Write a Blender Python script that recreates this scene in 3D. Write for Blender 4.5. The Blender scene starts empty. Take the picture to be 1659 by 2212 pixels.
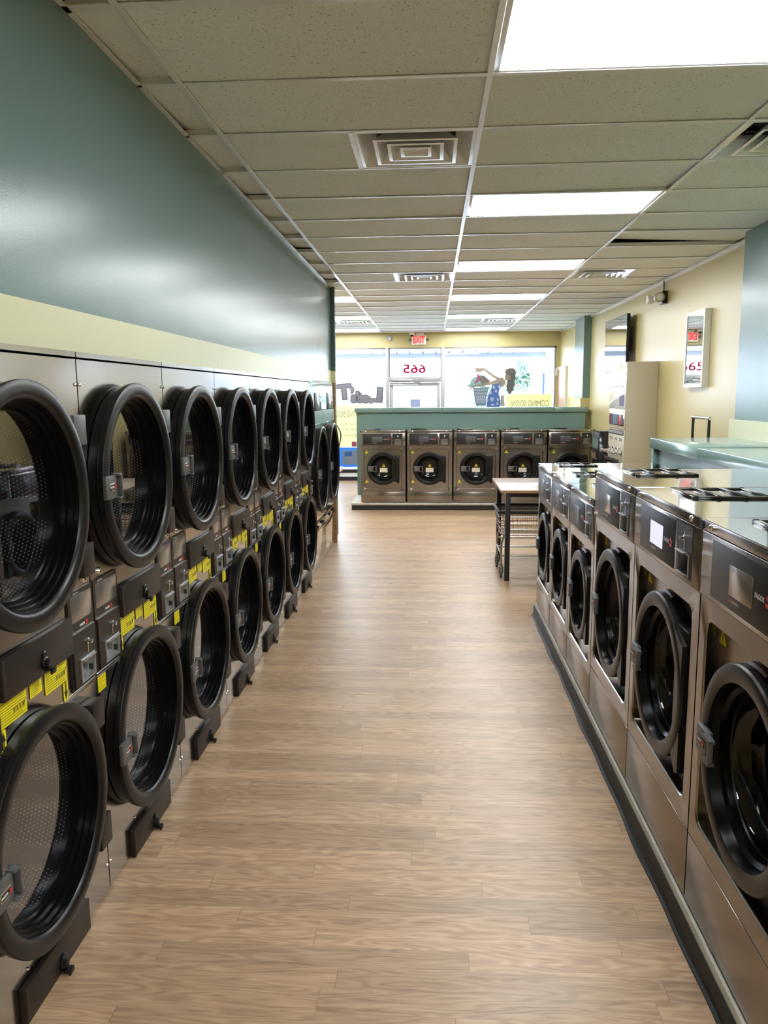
import bpy, bmesh, math, random
from mathutils import Vector, Matrix
PI = math.pi
random.seed(7)
SC = bpy.context.scene
COL = SC.collection

# ------------------------------------------------------------------ materials
class N:
    """small helper around a node tree"""
    def __init__(s, name):
        s.m = bpy.data.materials.new(name); s.m.use_nodes = True
        s.t = s.m.node_tree; s.t.nodes.clear()
        s.out = s.t.nodes.new('ShaderNodeOutputMaterial')
    def n(s, typ, **kw):
        nd = s.t.nodes.new(typ)
        for k, v in kw.items(): setattr(nd, k, v)
        return nd
    def put(s, sock, v):
        if isinstance(v, bpy.types.NodeSocket): s.t.links.new(v, sock)
        elif isinstance(v, (tuple, list)) and len(v) == 3 and sock.type == 'RGBA': sock.default_value = (*v, 1)
        else: sock.default_value = v
    def math(s, op, a, b=None, c=None, clamp=False):
        nd = s.n('ShaderNodeMath', operation=op, use_clamp=clamp)
        s.put(nd.inputs[0], a)
        if b is not None: s.put(nd.inputs[1], b)
        if c is not None: s.put(nd.inputs[2], c)
        return nd.outputs[0]
    def mix(s, f, a, b, typ='MIX'):
        nd = s.n('ShaderNodeMix', data_type='RGBA', blend_type=typ)
        s.put(nd.inputs[0], f); s.put(nd.inputs[6], a); s.put(nd.inputs[7], b)
        return nd.outputs[2]
    def coord(s, kind='Object', scale=(1, 1, 1)):
        tc = s.n('ShaderNodeTexCoord'); mp = s.n('ShaderNodeMapping')
        s.t.links.new(tc.outputs[kind], mp.inputs[0]); mp.inputs['Scale'].default_value = scale
        return mp.outputs[0]
    def pos(s):
        return s.n('ShaderNodeNewGeometry').outputs['Position']
    def scaled(s, v, scale, loc=(0, 0, 0)):
        mp = s.n('ShaderNodeMapping'); s.put(mp.inputs[0], v)
        mp.inputs['Scale'].default_value = scale; mp.inputs['Location'].default_value = loc
        return mp.outputs[0]
    def noise(s, vec, scale, detail=3, rough=.5, dist=0, out=0):
        nd = s.n('ShaderNodeTexNoise'); s.put(nd.inputs['Vector'], vec)
        nd.inputs['Scale'].default_value = scale; nd.inputs['Detail'].default_value = detail
        nd.inputs['Roughness'].default_value = rough; nd.inputs['Distortion'].default_value = dist
        return nd.outputs[out]
    def ramp(s, f, stops):
        nd = s.n('ShaderNodeValToRGB'); s.put(nd.inputs[0], f); e = nd.color_ramp.elements
        while len(e) < len(stops): e.new(.5)
        for el, (p, c) in zip(e, stops):
            el.position = p; el.color = (*c, 1) if isinstance(c, tuple) else (c, c, c, 1)
        return nd.outputs[0]
    def bump(s, h, strength=.2, dist=.01):
        nd = s.n('ShaderNodeBump'); s.put(nd.inputs['Height'], h)
        nd.inputs['Strength'].default_value = strength; nd.inputs['Distance'].default_value = dist
        return nd.outputs[0]
    def bsdf(s, color, rough=.5, metal=0, normal=None, spec=.5, coat=0, coat_rough=.1, trans=0, emit=None, estr=0, ior=1.5):
        b = s.n('ShaderNodeBsdfPrincipled')
        s.put(b.inputs['Base Color'], color); s.put(b.inputs['Roughness'], rough); s.put(b.inputs['Metallic'], metal)
        s.put(b.inputs['Specular IOR Level'], spec); b.inputs['IOR'].default_value = ior
        b.inputs['Coat Weight'].default_value = coat; b.inputs['Coat Roughness'].default_value = coat_rough
        if normal is not None: s.put(b.inputs['Normal'], normal)
        if emit is not None:
            s.put(b.inputs['Emission Color'], emit); b.inputs['Emission Strength'].default_value = estr
        return b.outputs[0]
    def done(s, shader):
        s.t.links.new(shader, s.out.inputs[0]); return s.m

def simple(name, color, rough=.5, metal=0, spec=.5, coat=0, var=.08, vscale=6, bumps=0, bscale=60):
    m = N(name); p = m.coord()
    f = m.noise(p, vscale, 4)
    lo = tuple(c * (1 - var) for c in color); hi = tuple(min(1, c * (1 + var)) for c in color)
    col = m.mix(f, lo, hi)
    nrm = m.bump(m.noise(p, bscale, 3), bumps, .004) if bumps else None
    return m.done(m.bsdf(col, rough, metal, nrm, spec, coat))

def steel(name, color, rough, wav, wscale=2.2, wdist=.02, brush=True):
    m = N(name); p = m.pos()
    h = m.noise(p, wscale, 2, .4)
    nrm = m.bump(h, wav, wdist)
    r = m.math('MULTIPLY_ADD', m.noise(p, 5, 3), .08, rough - .04) if brush else rough
    col = m.mix(m.noise(p, 3, 3), tuple(c * .94 for c in color), tuple(c * 1.05 for c in color))
    return m.done(m.bsdf(col, r, 1.0, nrm))

M = {}
M['steel'] = steel('brushed_grey_steel', (.31, .28, .255), .23, .05)
M['steel_dryer'] = steel('dryer_steel', (.44, .42, .385), .17, .16)
M['steel_top'] = steel('polished_steel', (.64, .635, .61), .07, .14, 2.4, .02, False)
M['chrome'] = steel('chrome', (.80, .80, .80), .12, 0, brush=False)
M['black'] = simple('black_plastic', (.0075, .0075, .008), .33, 0, .32, var=.2)
M['black_inner'] = simple('black_moulding', (.003, .003, .0036), .25, 0, .12, var=.2)
M['black_soft'] = simple('black_rubber', (.018, .018, .019), .55, 0, .4, var=.2)
M['black_gloss'] = simple('black_gloss', (.010, .010, .012), .08, 0, .5, var=.1)
M['brown_dark'] = simple('dark_brown_enamel', (.026, .020, .017), .42, .15, .35, var=.12)
M['brown_panel'] = simple('coin_panel_brown', (.036, .029, .025), .38, .2, .4, var=.1)
M['grey_plastic'] = simple('grey_plastic', (.105, .108, .112), .40, .2, .45, var=.05)
M['panel_dark'] = simple('control_panel_dark', (.014, .014, .017), .44, 0, .5, var=.1)
M['screen'] = simple('display_film', (.36, .33, .31), .22, .75, .6, var=.06)
M['screen_dark'] = simple('display_glass', (.085, .09, .10), .30, .3, .6, var=.06)
M['silver'] = simple('silver_cast', (.52, .53, .54), .28, .8, .5, var=.08)
M['white_plastic'] = simple('white_plastic', (.78, .77, .74), .4, var=.03)
M['white_metal'] = simple('white_painted_metal', (.80, .80, .80), .28, .15, .6, var=.03)
M['vent_metal'] = simple('vent_white_aluminium', (.88, .89, .91), .25, .2, .6, var=.04)
M['yellow_label'] = simple('yellow_label', (.82, .70, .015), .45, var=.03)
M['ink'] = simple('black_ink', (.02, .02, .015), .5, var=.1)
M['ink_olive'] = simple('olive_ink', (.24, .20, .01), .5, var=.1)
M['white_print'] = simple('white_print', (.80, .80, .80), .4, var=.03)
M['soft_print'] = simple('soft_white_print', (.50, .50, .50), .4, var=.03)
M['grey_print'] = simple('grey_print', (.30, .30, .30), .4, var=.03)
M['red_logo'] = simple('red_logo', (.62, .028, .025), .4, var=.05)
M['red_gasket'] = simple('dark_red_seal', (.10, .018, .018), .4, var=.1)
M['teal'] = None
M['wood_leg'] = simple('black_steel_tube', (.018, .018, .018), .4, .2, .5, var=.2)
M['tube'] = simple('dull_chrome_tube', (.42, .41, .38), .3, .9, .5, var=.1)
M['rust'] = simple('rusty_wire', (.23, .15, .11), .45, .7, .5, var=.3, vscale=14)
M['wheel_grey'] = simple('grey_caster_rubber', (.16, .16, .17), .5, var=.1)
M['frame_alu'] = simple('storefront_aluminium', (.33, .335, .335), .35, .35, .5, var=.04)
M['conduit'] = simple('galvanised_conduit', (.32, .32, .32), .35, .8, .5, var=.1)
M['vend_side'] = simple('tan_enamel', (.45, .40, .285), .38, 0, .5, var=.04)
M['vend_front'] = simple('glossy_white_enamel', (.80, .79, .78), .10, .25, .6, var=.02)
M['door_brown'] = simple('brown_painted_door', (.47, .26, .17), .4, var=.05)
M['soffit'] = simple('white_soffit_metal', (.82, .83, .85), .35, .1, var=.03)
M['stucco'] = simple('white_stucco', (.80, .80, .79), .7, var=.05, bumps=.3)
M['asphalt'] = simple('pale_concrete_paving', (.62, .61, .59), .8, var=.08)
M['blue_trim'] = simple('blue_painted_trim', (.30, .40, .62), .5, var=.1)
M['bark'] = simple('bark', (.25, .17, .11), .8, var=.3)
M['pink_trim'] = simple('pale_red_trim', (.72, .45, .42), .6, var=.1)

def wall_paint(name, c, rough, bump=.25, streak=True, spec=.5, streak_k=.5):
    m = N(name); p = m.pos()
    big = m.noise(p, .8, 3)
    col = m.mix(big, tuple(x * .95 for x in c), tuple(x * 1.05 for x in c))
    h = m.math('ADD', m.math('MULTIPLY', m.noise(p, 150, 3), .12), m.math('MULTIPLY', m.noise(m.scaled(p, (1.6, 1.6, .35)), 3.0, 2, .4), streak_k))
    nrm = m.bump(h, bump, .012)
    rr = m.math('MULTIPLY_ADD', m.noise(p, 1.7, 4, .6), .06, rough - .02)
    return m.done(m.bsdf(col, rr, 0, nrm, spec))
M['teal'] = wall_paint('teal_gloss_paint', (.145, .236, .230), .225, .22, spec=.36)
M['teal_flat'] = wall_paint('teal_trim_paint', (.185, .300, .272), .35, .08, False)
M['teal_top'] = wall_paint('teal_gloss_worktop', (.20, .31, .28), .16, .10, False)
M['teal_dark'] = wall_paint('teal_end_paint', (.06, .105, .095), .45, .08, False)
M['yellow'] = wall_paint('pale_yellow_paint', (.52, .445, .210), .32, .06, streak_k=0)
M['yellow_band'] = wall_paint('pale_yellow_board', (.61, .615, .375), .33, .08)

def floor_mat():
    m = N('wood_strip_vinyl'); p = m.pos()
    sx = m.n('ShaderNodeSeparateXYZ'); m.put(sx.inputs[0], p); x, y = sx.outputs[0], sx.outputs[1]
    ry = m.math('DIVIDE', y, .089); row = m.math('FLOOR', ry)
    wn = m.n('ShaderNodeTexWhiteNoise', noise_dimensions='1D'); m.put(wn.inputs['W'], row)
    xs = m.math('ADD', m.math('DIVIDE', x, .98), m.math('MULTIPLY', wn.outputs[0], 9.3))
    pid = m.math('FLOOR', xs)
    cv = m.n('ShaderNodeCombineXYZ'); m.put(cv.inputs[0], pid); m.put(cv.inputs[1], row)
    w2 = m.n('ShaderNodeTexWhiteNoise', noise_dimensions='2D'); m.put(w2.inputs['Vector'], cv.outputs[0])
    rnd = w2.outputs[0]
    off = m.n('ShaderNodeCombineXYZ')
    m.put(off.inputs[0], m.math('MULTIPLY', rnd, 37)); m.put(off.inputs[1], m.math('MULTIPLY', row, 1.73))
    va = m.n('ShaderNodeVectorMath', operation='ADD'); m.put(va.inputs[0], p); m.put(va.inputs[1], off.outputs[0])
    q = va.outputs[0]
    g1 = m.noise(m.scaled(q, (1.6, 26, 1)), 2.0, 6, .62, .6)
    # cathedral grain: contour lines of a stretched noise field
    field = m.noise(m.scaled(q, (.9, 7, 1)), 1.6, 2, .45)
    rings = m.math('SINE', m.math('MULTIPLY', field, 95))
    rings = m.math('MULTIPLY_ADD', rings, .5, .5)
    fine = m.noise(m.scaled(q, (6, 160, 1)), 3, 3)
    v = m.math('ADD', m.math('MULTIPLY', g1, .62), m.math('MULTIPLY', rings, .14))
    v = m.math('ADD', v, m.math('MULTIPLY', fine, .24))
    base = m.ramp(v, [(.26, (.205, .125, .070)), (.52, (.40, .264, .155)), (.80, (.555, .398, .250))])
    tone = m.math('MULTIPLY_ADD', rnd, .30, .84)
    tn = m.n('ShaderNodeVectorMath', operation='SCALE'); m.put(tn.inputs[0], base); m.put(tn.inputs['Scale'], tone)
    fx = m.math('FRACT', xs); fy = m.math('FRACT', ry)
    ex = m.math('LESS_THAN', fx, .0022); ey = m.math('LESS_THAN', fy, .014)
    edge = m.math('MAXIMUM', ex, m.math('MULTIPLY', ey, .35))
    scuff = m.math('GREATER_THAN', m.noise(m.scaled(p, (7, 7, 1)), 3, 5, .7), .70)
    scuff = m.math('MULTIPLY', scuff, m.math('GREATER_THAN', m.noise(p, 1.1, 2), .56))
    col = m.mix(m.math('MULTIPLY', edge, .5), tn.outputs[0], (.10, .065, .04))
    col = m.mix(m.math('MULTIPLY', scuff, .30), col, (.22, .17, .12))
    rough = m.math('ADD', m.math('MULTIPLY', m.noise(m.scaled(p, (1, 2.5, 1)), 2.4, 5, .65), .22), .285)
    h = m.math('ADD', m.math('MULTIPLY', v, .5), m.math('MULTIPLY', m.noise(m.scaled(p, (1, 1.6, 1)), 5, 4, .6), .8))
    nrm = m.bump(m.math('SUBTRACT', h, edge), .10, .006)
    return m.done(m.bsdf(col, rough, 0, nrm, .5))
M['floor'] = floor_mat()

def tile_mat():
    m = N('fissured_ceiling_tile'); p = m.pos()
    d1 = m.math('GREATER_THAN', m.noise(m.scaled(p, (60, 45, 1)), 1.6, 2, .5), .665)
    d2 = m.math('GREATER_THAN', m.noise(m.scaled(p, (130, 150, 1)), 1.5, 1, .5), .69)
    gate = m.math('GREATER_THAN', m.noise(p, 1.3, 2), .40)
    d = m.math('MULTIPLY', m.math('MAXIMUM', d1, m.math('MULTIPLY', d2, .7)), m.math('MULTIPLY_ADD', gate, .7, .3))
    st = m.math('MULTIPLY', m.math('GREATER_THAN', m.noise(m.scaled(p, (2, 4, 1)), 2.2, 5, .65), .69), .22)
    col = m.mix(m.noise(p, .9, 3), (.82, .845, .825), (.88, .905, .89))
    col = m.mix(st, col, (.33, .28, .20)); col = m.mix(m.math('MULTIPLY', d, .62), col, (.25, .235, .20))
    return m.done(m.bsdf(col, .85, 0, m.bump(m.math('SUBTRACT', 1, d), .3, .003), .2))
M['tile'] = tile_mat()

def concrete_mat():
    m = N('worn_concrete'); p = m.pos()
    f = m.noise(m.scaled(p, (9, 2.2, 9)), 2.5, 6, .65)
    col = m.ramp(f, [(.25, (.33, .31, .26)), (.5, (.49, .465, .405)), (.8, (.58, .56, .50))])
    return m.done(m.bsdf(col, .6, 0, m.bump(f, .3, .01)))
M['concrete'] = concrete_mat()

def table_mat():
    m = N('pale_woodgrain_laminate'); p = m.pos()
    f = m.noise(m.scaled(p, (2, 22, 22)), 2.5, 5, .6)
    col = m.ramp(f, [(.3, (.36, .25, .18)), (.7, (.52, .40, .31))])
    return m.done(m.bsdf(col, .20, 0, None, .6))
M['table'] = table_mat()
def edge_wood():
    m = N('butcher_block_edge'); p = m.pos()
    f = m.noise(m.scaled(p, (3, 3, 30)), 2.5, 5, .6)
    col = m.ramp(f, [(.3, (.25, .12, .045)), (.7, (.47, .27, .12))])
    return m.done(m.bsdf(col, .4))
M['edge_wood'] = edge_wood()

def drum_mat(name, c0, c1, back_y):
    m = N(name); tc = m.n('ShaderNodeTexCoord'); sp = m.n('ShaderNodeSeparateXYZ')
    m.t.links.new(tc.outputs['Object'], sp.inputs[0]); x, y, z = sp.outputs
    ang = m.math('ARCTAN2', z, x)
    rad = m.math('SQRT', m.math('ADD', m.math('MULTIPLY', x, x), m.math('MULTIPLY', z, z)))
    def dots(u, v):
        row = m.math('FLOOR', v)
        uu = m.math('ADD', u, m.math('MULTIPLY', row, .5))
        a = m.math('SUBTRACT', m.math('FRACT', uu), .5); b = m.math('SUBTRACT', m.math('FRACT', v), .5)
        r2 = m.math('ADD', m.math('MULTIPLY', a, a), m.math('MULTIPLY', b, b))
        return m.math('LESS_THAN', r2, .024)
    side = dots(m.math('MULTIPLY', ang, 24), m.math('DIVIDE', y, .0128))
    back = dots(m.math('DIVIDE', x, .0128), m.math('DIVIDE', z, .0128))
    isback = m.math('GREATER_THAN', y, back_y - .005)
    d = m.math('ADD', m.math('MULTIPLY', back, isback), m.math('MULTIPLY', side, m.math('SUBTRACT', 1, isback)))
    band = m.math('GREATER_THAN', m.math('SINE', m.math('MULTIPLY', ang, 9)), -.55)
    d = m.math('MULTIPLY', d, m.math('MAXIMUM', band, isback))
    d = m.math('MULTIPLY', d, m.math('GREATER_THAN', y, .055))
    col = m.mix(d, c0, c1)
    return m.done(m.bsdf(col, .4, .5, None))
M['drum'] = drum_mat('perforated_drum', (.028, .029, .032), (.72, .72, .70), .32)
M['washer_drum'] = drum_mat('dark_perforated_drum', (.045, .045, .045), (.008, .008, .008), .55)

def glass_mat(name, tint, fac_mul, rough=.02, ior=1.5):
    m = N(name)
    tr = m.n('ShaderNodeBsdfTransparent'); m.put(tr.inputs[0], tint)
    gl = m.n('ShaderNodeBsdfGlossy'); m.put(gl.inputs[0], (1, 1, 1)); gl.inputs['Roughness'].default_value = rough
    fr = m.n('ShaderNodeFresnel'); bf = m.n('ShaderNodeNewGeometry').outputs['Backfacing']
    m.put(fr.inputs[0], m.math('MULTIPLY_ADD', bf, 1 / ior - ior, ior))
    mx = m.n('ShaderNodeMixShader')
    m.put(mx.inputs[0], m.math('MULTIPLY', fr.outputs[0], fac_mul, clamp=True))
    m.t.links.new(tr.outputs[0], mx.inputs[1]); m.t.links.new(gl.outputs[0], mx.inputs[2])
    return m.done(mx.outputs[0])
M['dryer_glass'] = glass_mat('dark_dryer_glass', (.95, .95, .95), 1.8, .01, 1.6)
M['washer_glass'] = glass_mat('washer_bowl_glass', (.80, .81, .82), .8, .02, 1.5)
M['window_glass'] = glass_mat('clear_window_glass', (.95, .97, .97), 1.0, 0, 1.45)

def mirror_mat():
    m = N('mirror_glass'); return m.done(m.bsdf((.82, .84, .83), .01, 1.0))
M['mirror'] = mirror_mat()
def tv_mat():
    m = N('tv_screen'); return m.done(m.bsdf((.012, .012, .014), .03, 0, None, 1.0, 1.0, .02, ior=1.9))
M['tv'] = tv_mat()
def emit(name, col, s):
    m = N(name); e = m.n('ShaderNodeEmission'); m.put(e.inputs[0], col); e.inputs[1].default_value = s
    return m.done(e.outputs[0])
LAMP = 17.0
M['lamp'] = emit('troffer_diffuser', (.955, .985, 1.01), LAMP)
M['screen_glare'] = emit('painted_display_glare', (.86, .86, 1.0), .62)  # glow stands in for a ceiling light reflected in the display
M['exit_red'] = emit('exit_letters', (1.0, .03, .03), 1.6)
def decal(name, c, tl=.65):
    m = N(name)
    d = m.n('ShaderNodeBsdfDiffuse'); m.put(d.inputs[0], c)
    t = m.n('ShaderNodeBsdfTranslucent'); m.put(t.inputs[0], c)
    mx = m.n('ShaderNodeMixShader'); mx.inputs[0].default_value = tl
    m.t.links.new(d.outputs[0], mx.inputs[1]); m.t.links.new(t.outputs[0], mx.inputs[2])
    return m.done(mx.outputs[0])
DC = {'yellow': (.84, .80, .47), 'grey': (.42, .42, .43), 'lightgrey': (.66, .66, .70), 'skin': (.42, .355, .28), 'hair': (.21, .19, .175),
      'dress': (.15, .22, .38), 'basket': (.23, .28, .31), 'dots': (.62, .64, .68), 'red': (.42, .015, .07), 'paper': (.40, .42, .50),
      'green': (.28, .42, .36), 'pink': (.55, .16, .30), 'brown': (.30, .26, .22), 'blue': (.12, .32, .75), 'cyan': (.38, .62, .80), 'lilac': (.58, .56, .80)}
for k, c in DC.items(): M['d_' + k] = decal('window_film_' + k, c)
M['d_shadow'] = decal('window_film_shadow', (.22, .22, .23)); M['d_face'] = decal('window_film_face', (.46, .46, .50))
M['leaf'] = decal('tree_leaf', (.30, .44, .37), .45)

# ------------------------------------------------------------------ mesh builder
class MB:
    def __init__(s): s.v = []; s.f = []; s.m = []; s.mi = 0
    def add(s, vs, fs):
        b = len(s.v); s.v.extend(tuple(v) for v in vs)
        for f in fs: s.f.append([b + i for i in f]); s.m.append(s.mi)
        return s
    def box(s, x0, x1, y0, y1, z0, z1, bev=0, seg=2):
        x0, x1 = min(x0, x1), max(x0, x1); y0, y1 = min(y0, y1), max(y0, y1); z0, z1 = min(z0, z1), max(z0, z1)
        vs = [(x, y, z) for x in (x0, x1) for y in (y0, y1) for z in (z0, z1)]
        fs = [(0, 1, 3, 2), (4, 6, 7, 5), (0, 4, 5, 1), (2, 3, 7, 6), (0, 2, 6, 4), (1, 5, 7, 3)]
        if not bev: return s.add(vs, fs)
        bm = bmesh.new(); bv = [bm.verts.new(v) for v in vs]
        for f in fs: bm.faces.new([bv[i] for i in f])
        bmesh.ops.recalc_face_normals(bm, faces=bm.faces)
        bev = min(bev, (x1 - x0) * .45, (y1 - y0) * .45, (z1 - z0) * .45)
        bmesh.ops.bevel(bm, geom=bm.edges[:], offset=bev, segments=seg, profile=.5, affect='EDGES')
        bm.verts.index_update(); s.add([v.co for v in bm.verts], [[v.index for v in f.verts] for f in bm.faces]); bm.free()
        return s
    def loft(s, loops, closed=True, cap0=False, cap1=False):
        n = len(loops[0]); vs = [p for l in loops for p in l]; fs = []
        for i in range(len(loops) - 1):
            for j in range(n if closed else n - 1):
                k = (j + 1) % n; fs.append((i * n + j, i * n + k, (i + 1) * n + k, (i + 1) * n + j))
        if cap0: fs.append(list(range(n))[::-1])
        if cap1: fs.append([(len(loops) - 1) * n + j for j in range(n)])
        return s.add(vs, fs)
    def lathe(s, prof, c=(0, 0, 0), axis='y', n=64, a0=0, a1=2 * PI):
        full = abs(a1 - a0 - 2 * PI) < 1e-6; loops = []
        cnt = n if full else n + 1
        for r, d in prof:
            L = []
            for i in range(cnt):
                a = a0 + (a1 - a0) * i / n; u, w = r * math.cos(a), r * math.sin(a)
                L.append({'y': (c[0] + u, c[1] + d, c[2] + w), 'x': (c[0] + d, c[1] + u, c[2] + w), 'z': (c[0] + u, c[1] + w, c[2] + d)}[axis])
            loops.append(L)
        return s.loft(loops, closed=full)
    def disc(s, r, c, axis='y', n=48):
        L = []
        for i in range(n):
            a = 2 * PI * i / n; u, w = r * math.cos(a), r * math.sin(a)
            L.append({'y': (c[0] + u, c[1], c[2] + w), 'x': (c[0], c[1] + u, c[2] + w), 'z': (c[0] + u, c[1] + w, c[2])}[axis])
        return s.add(L, [list(range(n))])
    def cyl(s, p0, p1, r, n=16, r1=None, cap=True):
        return s.tube([p0, p1], r, n, cap, r1)
    def tube(s, pts, r, n=8, cap=True, r1=None, closed=False):
        P = [Vector(p) for p in pts]; loops = []; up = None; k = len(P)
        for i, p in enumerate(P):
            if closed: t = P[(i + 1) % k] - P[i - 1]
            else: t = (P[min(i + 1, k - 1)] - P[max(i - 1, 0)])
            t.normalize()
            if up is None: up = t.orthogonal().normalized()
            up = (up - t * up.dot(t))
            up = up.normalized() if up.length > 1e-6 else t.orthogonal().normalized()
            sd = t.cross(up); rr = r if r1 is None else r + (r1 - r) * i / (k - 1)
            loops.append([p + (up * math.cos(2 * PI * j / n) + sd * math.sin(2 * PI * j / n)) * rr for j in range(n)])
        if closed: loops.append(loops[0])
        return s.loft(loops, True, cap and not closed, cap and not closed)
    def sphere(s, c, r, nu=16, nv=10, sx=1, sy=1, sz=1):
        loops = []
        for i in range(nv + 1):
            t = PI * i / nv; rr = max(1e-4, math.sin(t))
            loops.append([(c[0] + sx * r * rr * math.cos(2 * PI * j / nu), c[1] + sy * r * rr * math.sin(2 * PI * j / nu), c[2] + sz * r * math.cos(t)) for j in range(nu)])
        return s.loft(loops)
    def prism(s, pts, y0, y1):
        """outline in x,z pushed from y0 to y1"""
        n = len(pts)
        vs = [(x, y0, z) for x, z in pts] + [(x, y1, z) for x, z in pts]
        fs = [list(range(n)), list(range(2 * n - 1, n - 1, -1))] + [(i, (i + 1) % n, n + (i + 1) % n, n + i) for i in range(n)]
        return s.add(vs, fs)
    def plate(s, x0, x1, z0, z1, y, t=.0015): return s.box(x0, x1, y - t, y, z0, z1)
    def mesh(s, me, mat4=None):
        b = [(mat4 @ v.co if mat4 else v.co) for v in me.vertices]
        return s.add(b, [list(p.vertices) for p in me.polygons])
    def build(s, name, mats, parent=None, loc=(0, 0, 0), smooth=True, angle=32, fix=True):
        me = bpy.data.meshes.new(name); me.from_pydata(s.v, [], s.f)
        mats = mats if isinstance(mats, (list, tuple)) else [mats]
        for m in mats: me.materials.append(M[m] if isinstance(m, str) else m)
        me.polygons.foreach_set('material_index', s.m)
        if fix:
            bm = bmesh.new(); bm.from_mesh(me)
            bmesh.ops.recalc_face_normals(bm, faces=bm.faces); bm.to_mesh(me); bm.free()
        if smooth:
            me.polygons.foreach_set('use_smooth', [True] * len(me.polygons)); me.set_sharp_from_angle(angle=math.radians(angle))
        me.update()
        o = bpy.data.objects.new(name, me); COL.objects.link(o); o.location = loc
        if parent is not None: o.parent = parent
        return o

def sd_rrect(x, z, x0, x1, z0, z1, r):
    cx, cz = (x0 + x1) / 2, (z0 + z1) / 2
    qx, qz = abs(x - cx) - (x1 - x0) / 2 + r, abs(z - cz) - (z1 - z0) / 2 + r
    return math.hypot(max(qx, 0), max(qz, 0)) + min(max(qx, qz), 0) - r
def polar_rrect(c, x0, x1, z0, z1, r, n, snap=False):
    out = []
    for i in range(n):
        a = 2 * PI * i / n; lo, hi = 0, 3
        for _ in range(40):
            md = (lo + hi) / 2
            if sd_rrect(c[0] + md * math.cos(a), c[1] + md * math.sin(a), x0, x1, z0, z1, r) < 0: lo = md
            else: hi = md
        out.append((c[0] + lo * math.cos(a), c[1] + lo * math.sin(a)))
    if snap:
        for q in ((x0, z0), (x0, z1), (x1, z0), (x1, z1)):
            i = min(range(n), key=lambda k: (out[k][0] - q[0]) ** 2 + (out[k][1] - q[1]) ** 2); out[i] = q
    return out
def polar_circle(c, r, n): return [(c[0] + r * math.cos(2 * PI * i / n), c[1] + r * math.sin(2 * PI * i / n)) for i in range(n)]
def at_y(loop, y): return [(x, y, z) for x, z in loop]

def text_mesh(s, size, extrude=.0006, sx=1.0, bold=0.0, align='CENTER', bevel=0):
    cu = bpy.data.curves.new('txt', 'FONT'); cu.body = s; cu.size = size; cu.extrude = extrude; cu.offset = bold; cu.bevel_depth = bevel; cu.bevel_resolution = 1
    cu.align_x = align; cu.align_y = 'CENTER'; cu.resolution_u = 3
    ob = bpy.data.objects.new('txt', cu); COL.objects.link(ob)
    dg = bpy.context.evaluated_depsgraph_get(); dg.update()
    me = bpy.data.meshes.new_from_object(ob.evaluated_get(dg)); bpy.data.objects.remove(ob); bpy.data.curves.remove(cu)
    for v in me.vertices: v.co.x *= sx
    return me
def face_front(x, y, z):      # text lying in the x,z plane, read from -y
    return Matrix.Translation((x, y, z)) @ Matrix.Rotation(PI / 2, 4, 'X')
def face_back(x, y, z):       # read from +y (seen mirrored from -y)
    return Matrix.Translation((x, y, z)) @ Matrix.Rotation(PI, 4, 'Z') @ Matrix.Rotation(PI / 2, 4, 'X')

# ------------------------------------------------------------------ things
def thing(name, label, cat, loc=(0, 0, 0), rz=0, group=None):
    o = bpy.data.objects.new(name, None); COL.objects.link(o); o.empty_display_size = .1
    o.location = loc; o.rotation_euler = (0, 0, rz); o['label'] = label; o['category'] = cat
    if group: o['group'] = group
    return o
def tag(o, label, cat, group=None):
    o['label'] = label; o['category'] = cat
    if group: o['group'] = group
    return o
def struct(o): o['kind'] = 'structure'; return o
def copy_tree(o, parent=None):
    c = o.copy(); COL.objects.link(c)
    if parent is not None: c.parent = parent
    for ch in list(o.children): copy_tree(ch, c)
    return c

FAGOR = text_mesh('FAGOR', .0185, .0004, .95, .0004)
def brand(mb, x, y, z, k=1.0, red=True):
    """white lettering with the red round mark, lettering centred left of the mark; materials 0 white, 1 red"""
    mb.mi = 0; mb.mesh(FAGOR, Matrix.Translation((x - .012 * k, y, z)) @ Matrix.Rotation(PI / 2, 4, 'X') @ Matrix.Diagonal((k, k, k, 1)))
    if red:
        mb.mi = 1; R = .0150 * k; cx = x + .037 * k
        pts = [(cx + R * math.cos(a), z + R * math.sin(a)) for a in [PI * .80 - 2 * PI * .86 * i / 20 for i in range(21)]]
        pts += [(cx - R * .1, z - R * .35), (cx + R * .35, z - R * .05), (cx - R * .1, z + R * .3)]
        mb.prism(pts, y - .0006, y)
    mb.mi = 0

def text_lines(mb, x0, x1, z0, z1, y, rows, fill=.85, h=.28):
    step = (z1 - z0) / rows
    for i in range(rows):
        w = (x1 - x0) * (fill if random.random() < .75 else fill * random.uniform(.4, .9))
        zc = z1 - (i + .5) * step
        mb.box(x0, x0 + w, y - .0003, y, zc - step * h / 2, zc + step * h / 2)

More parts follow.
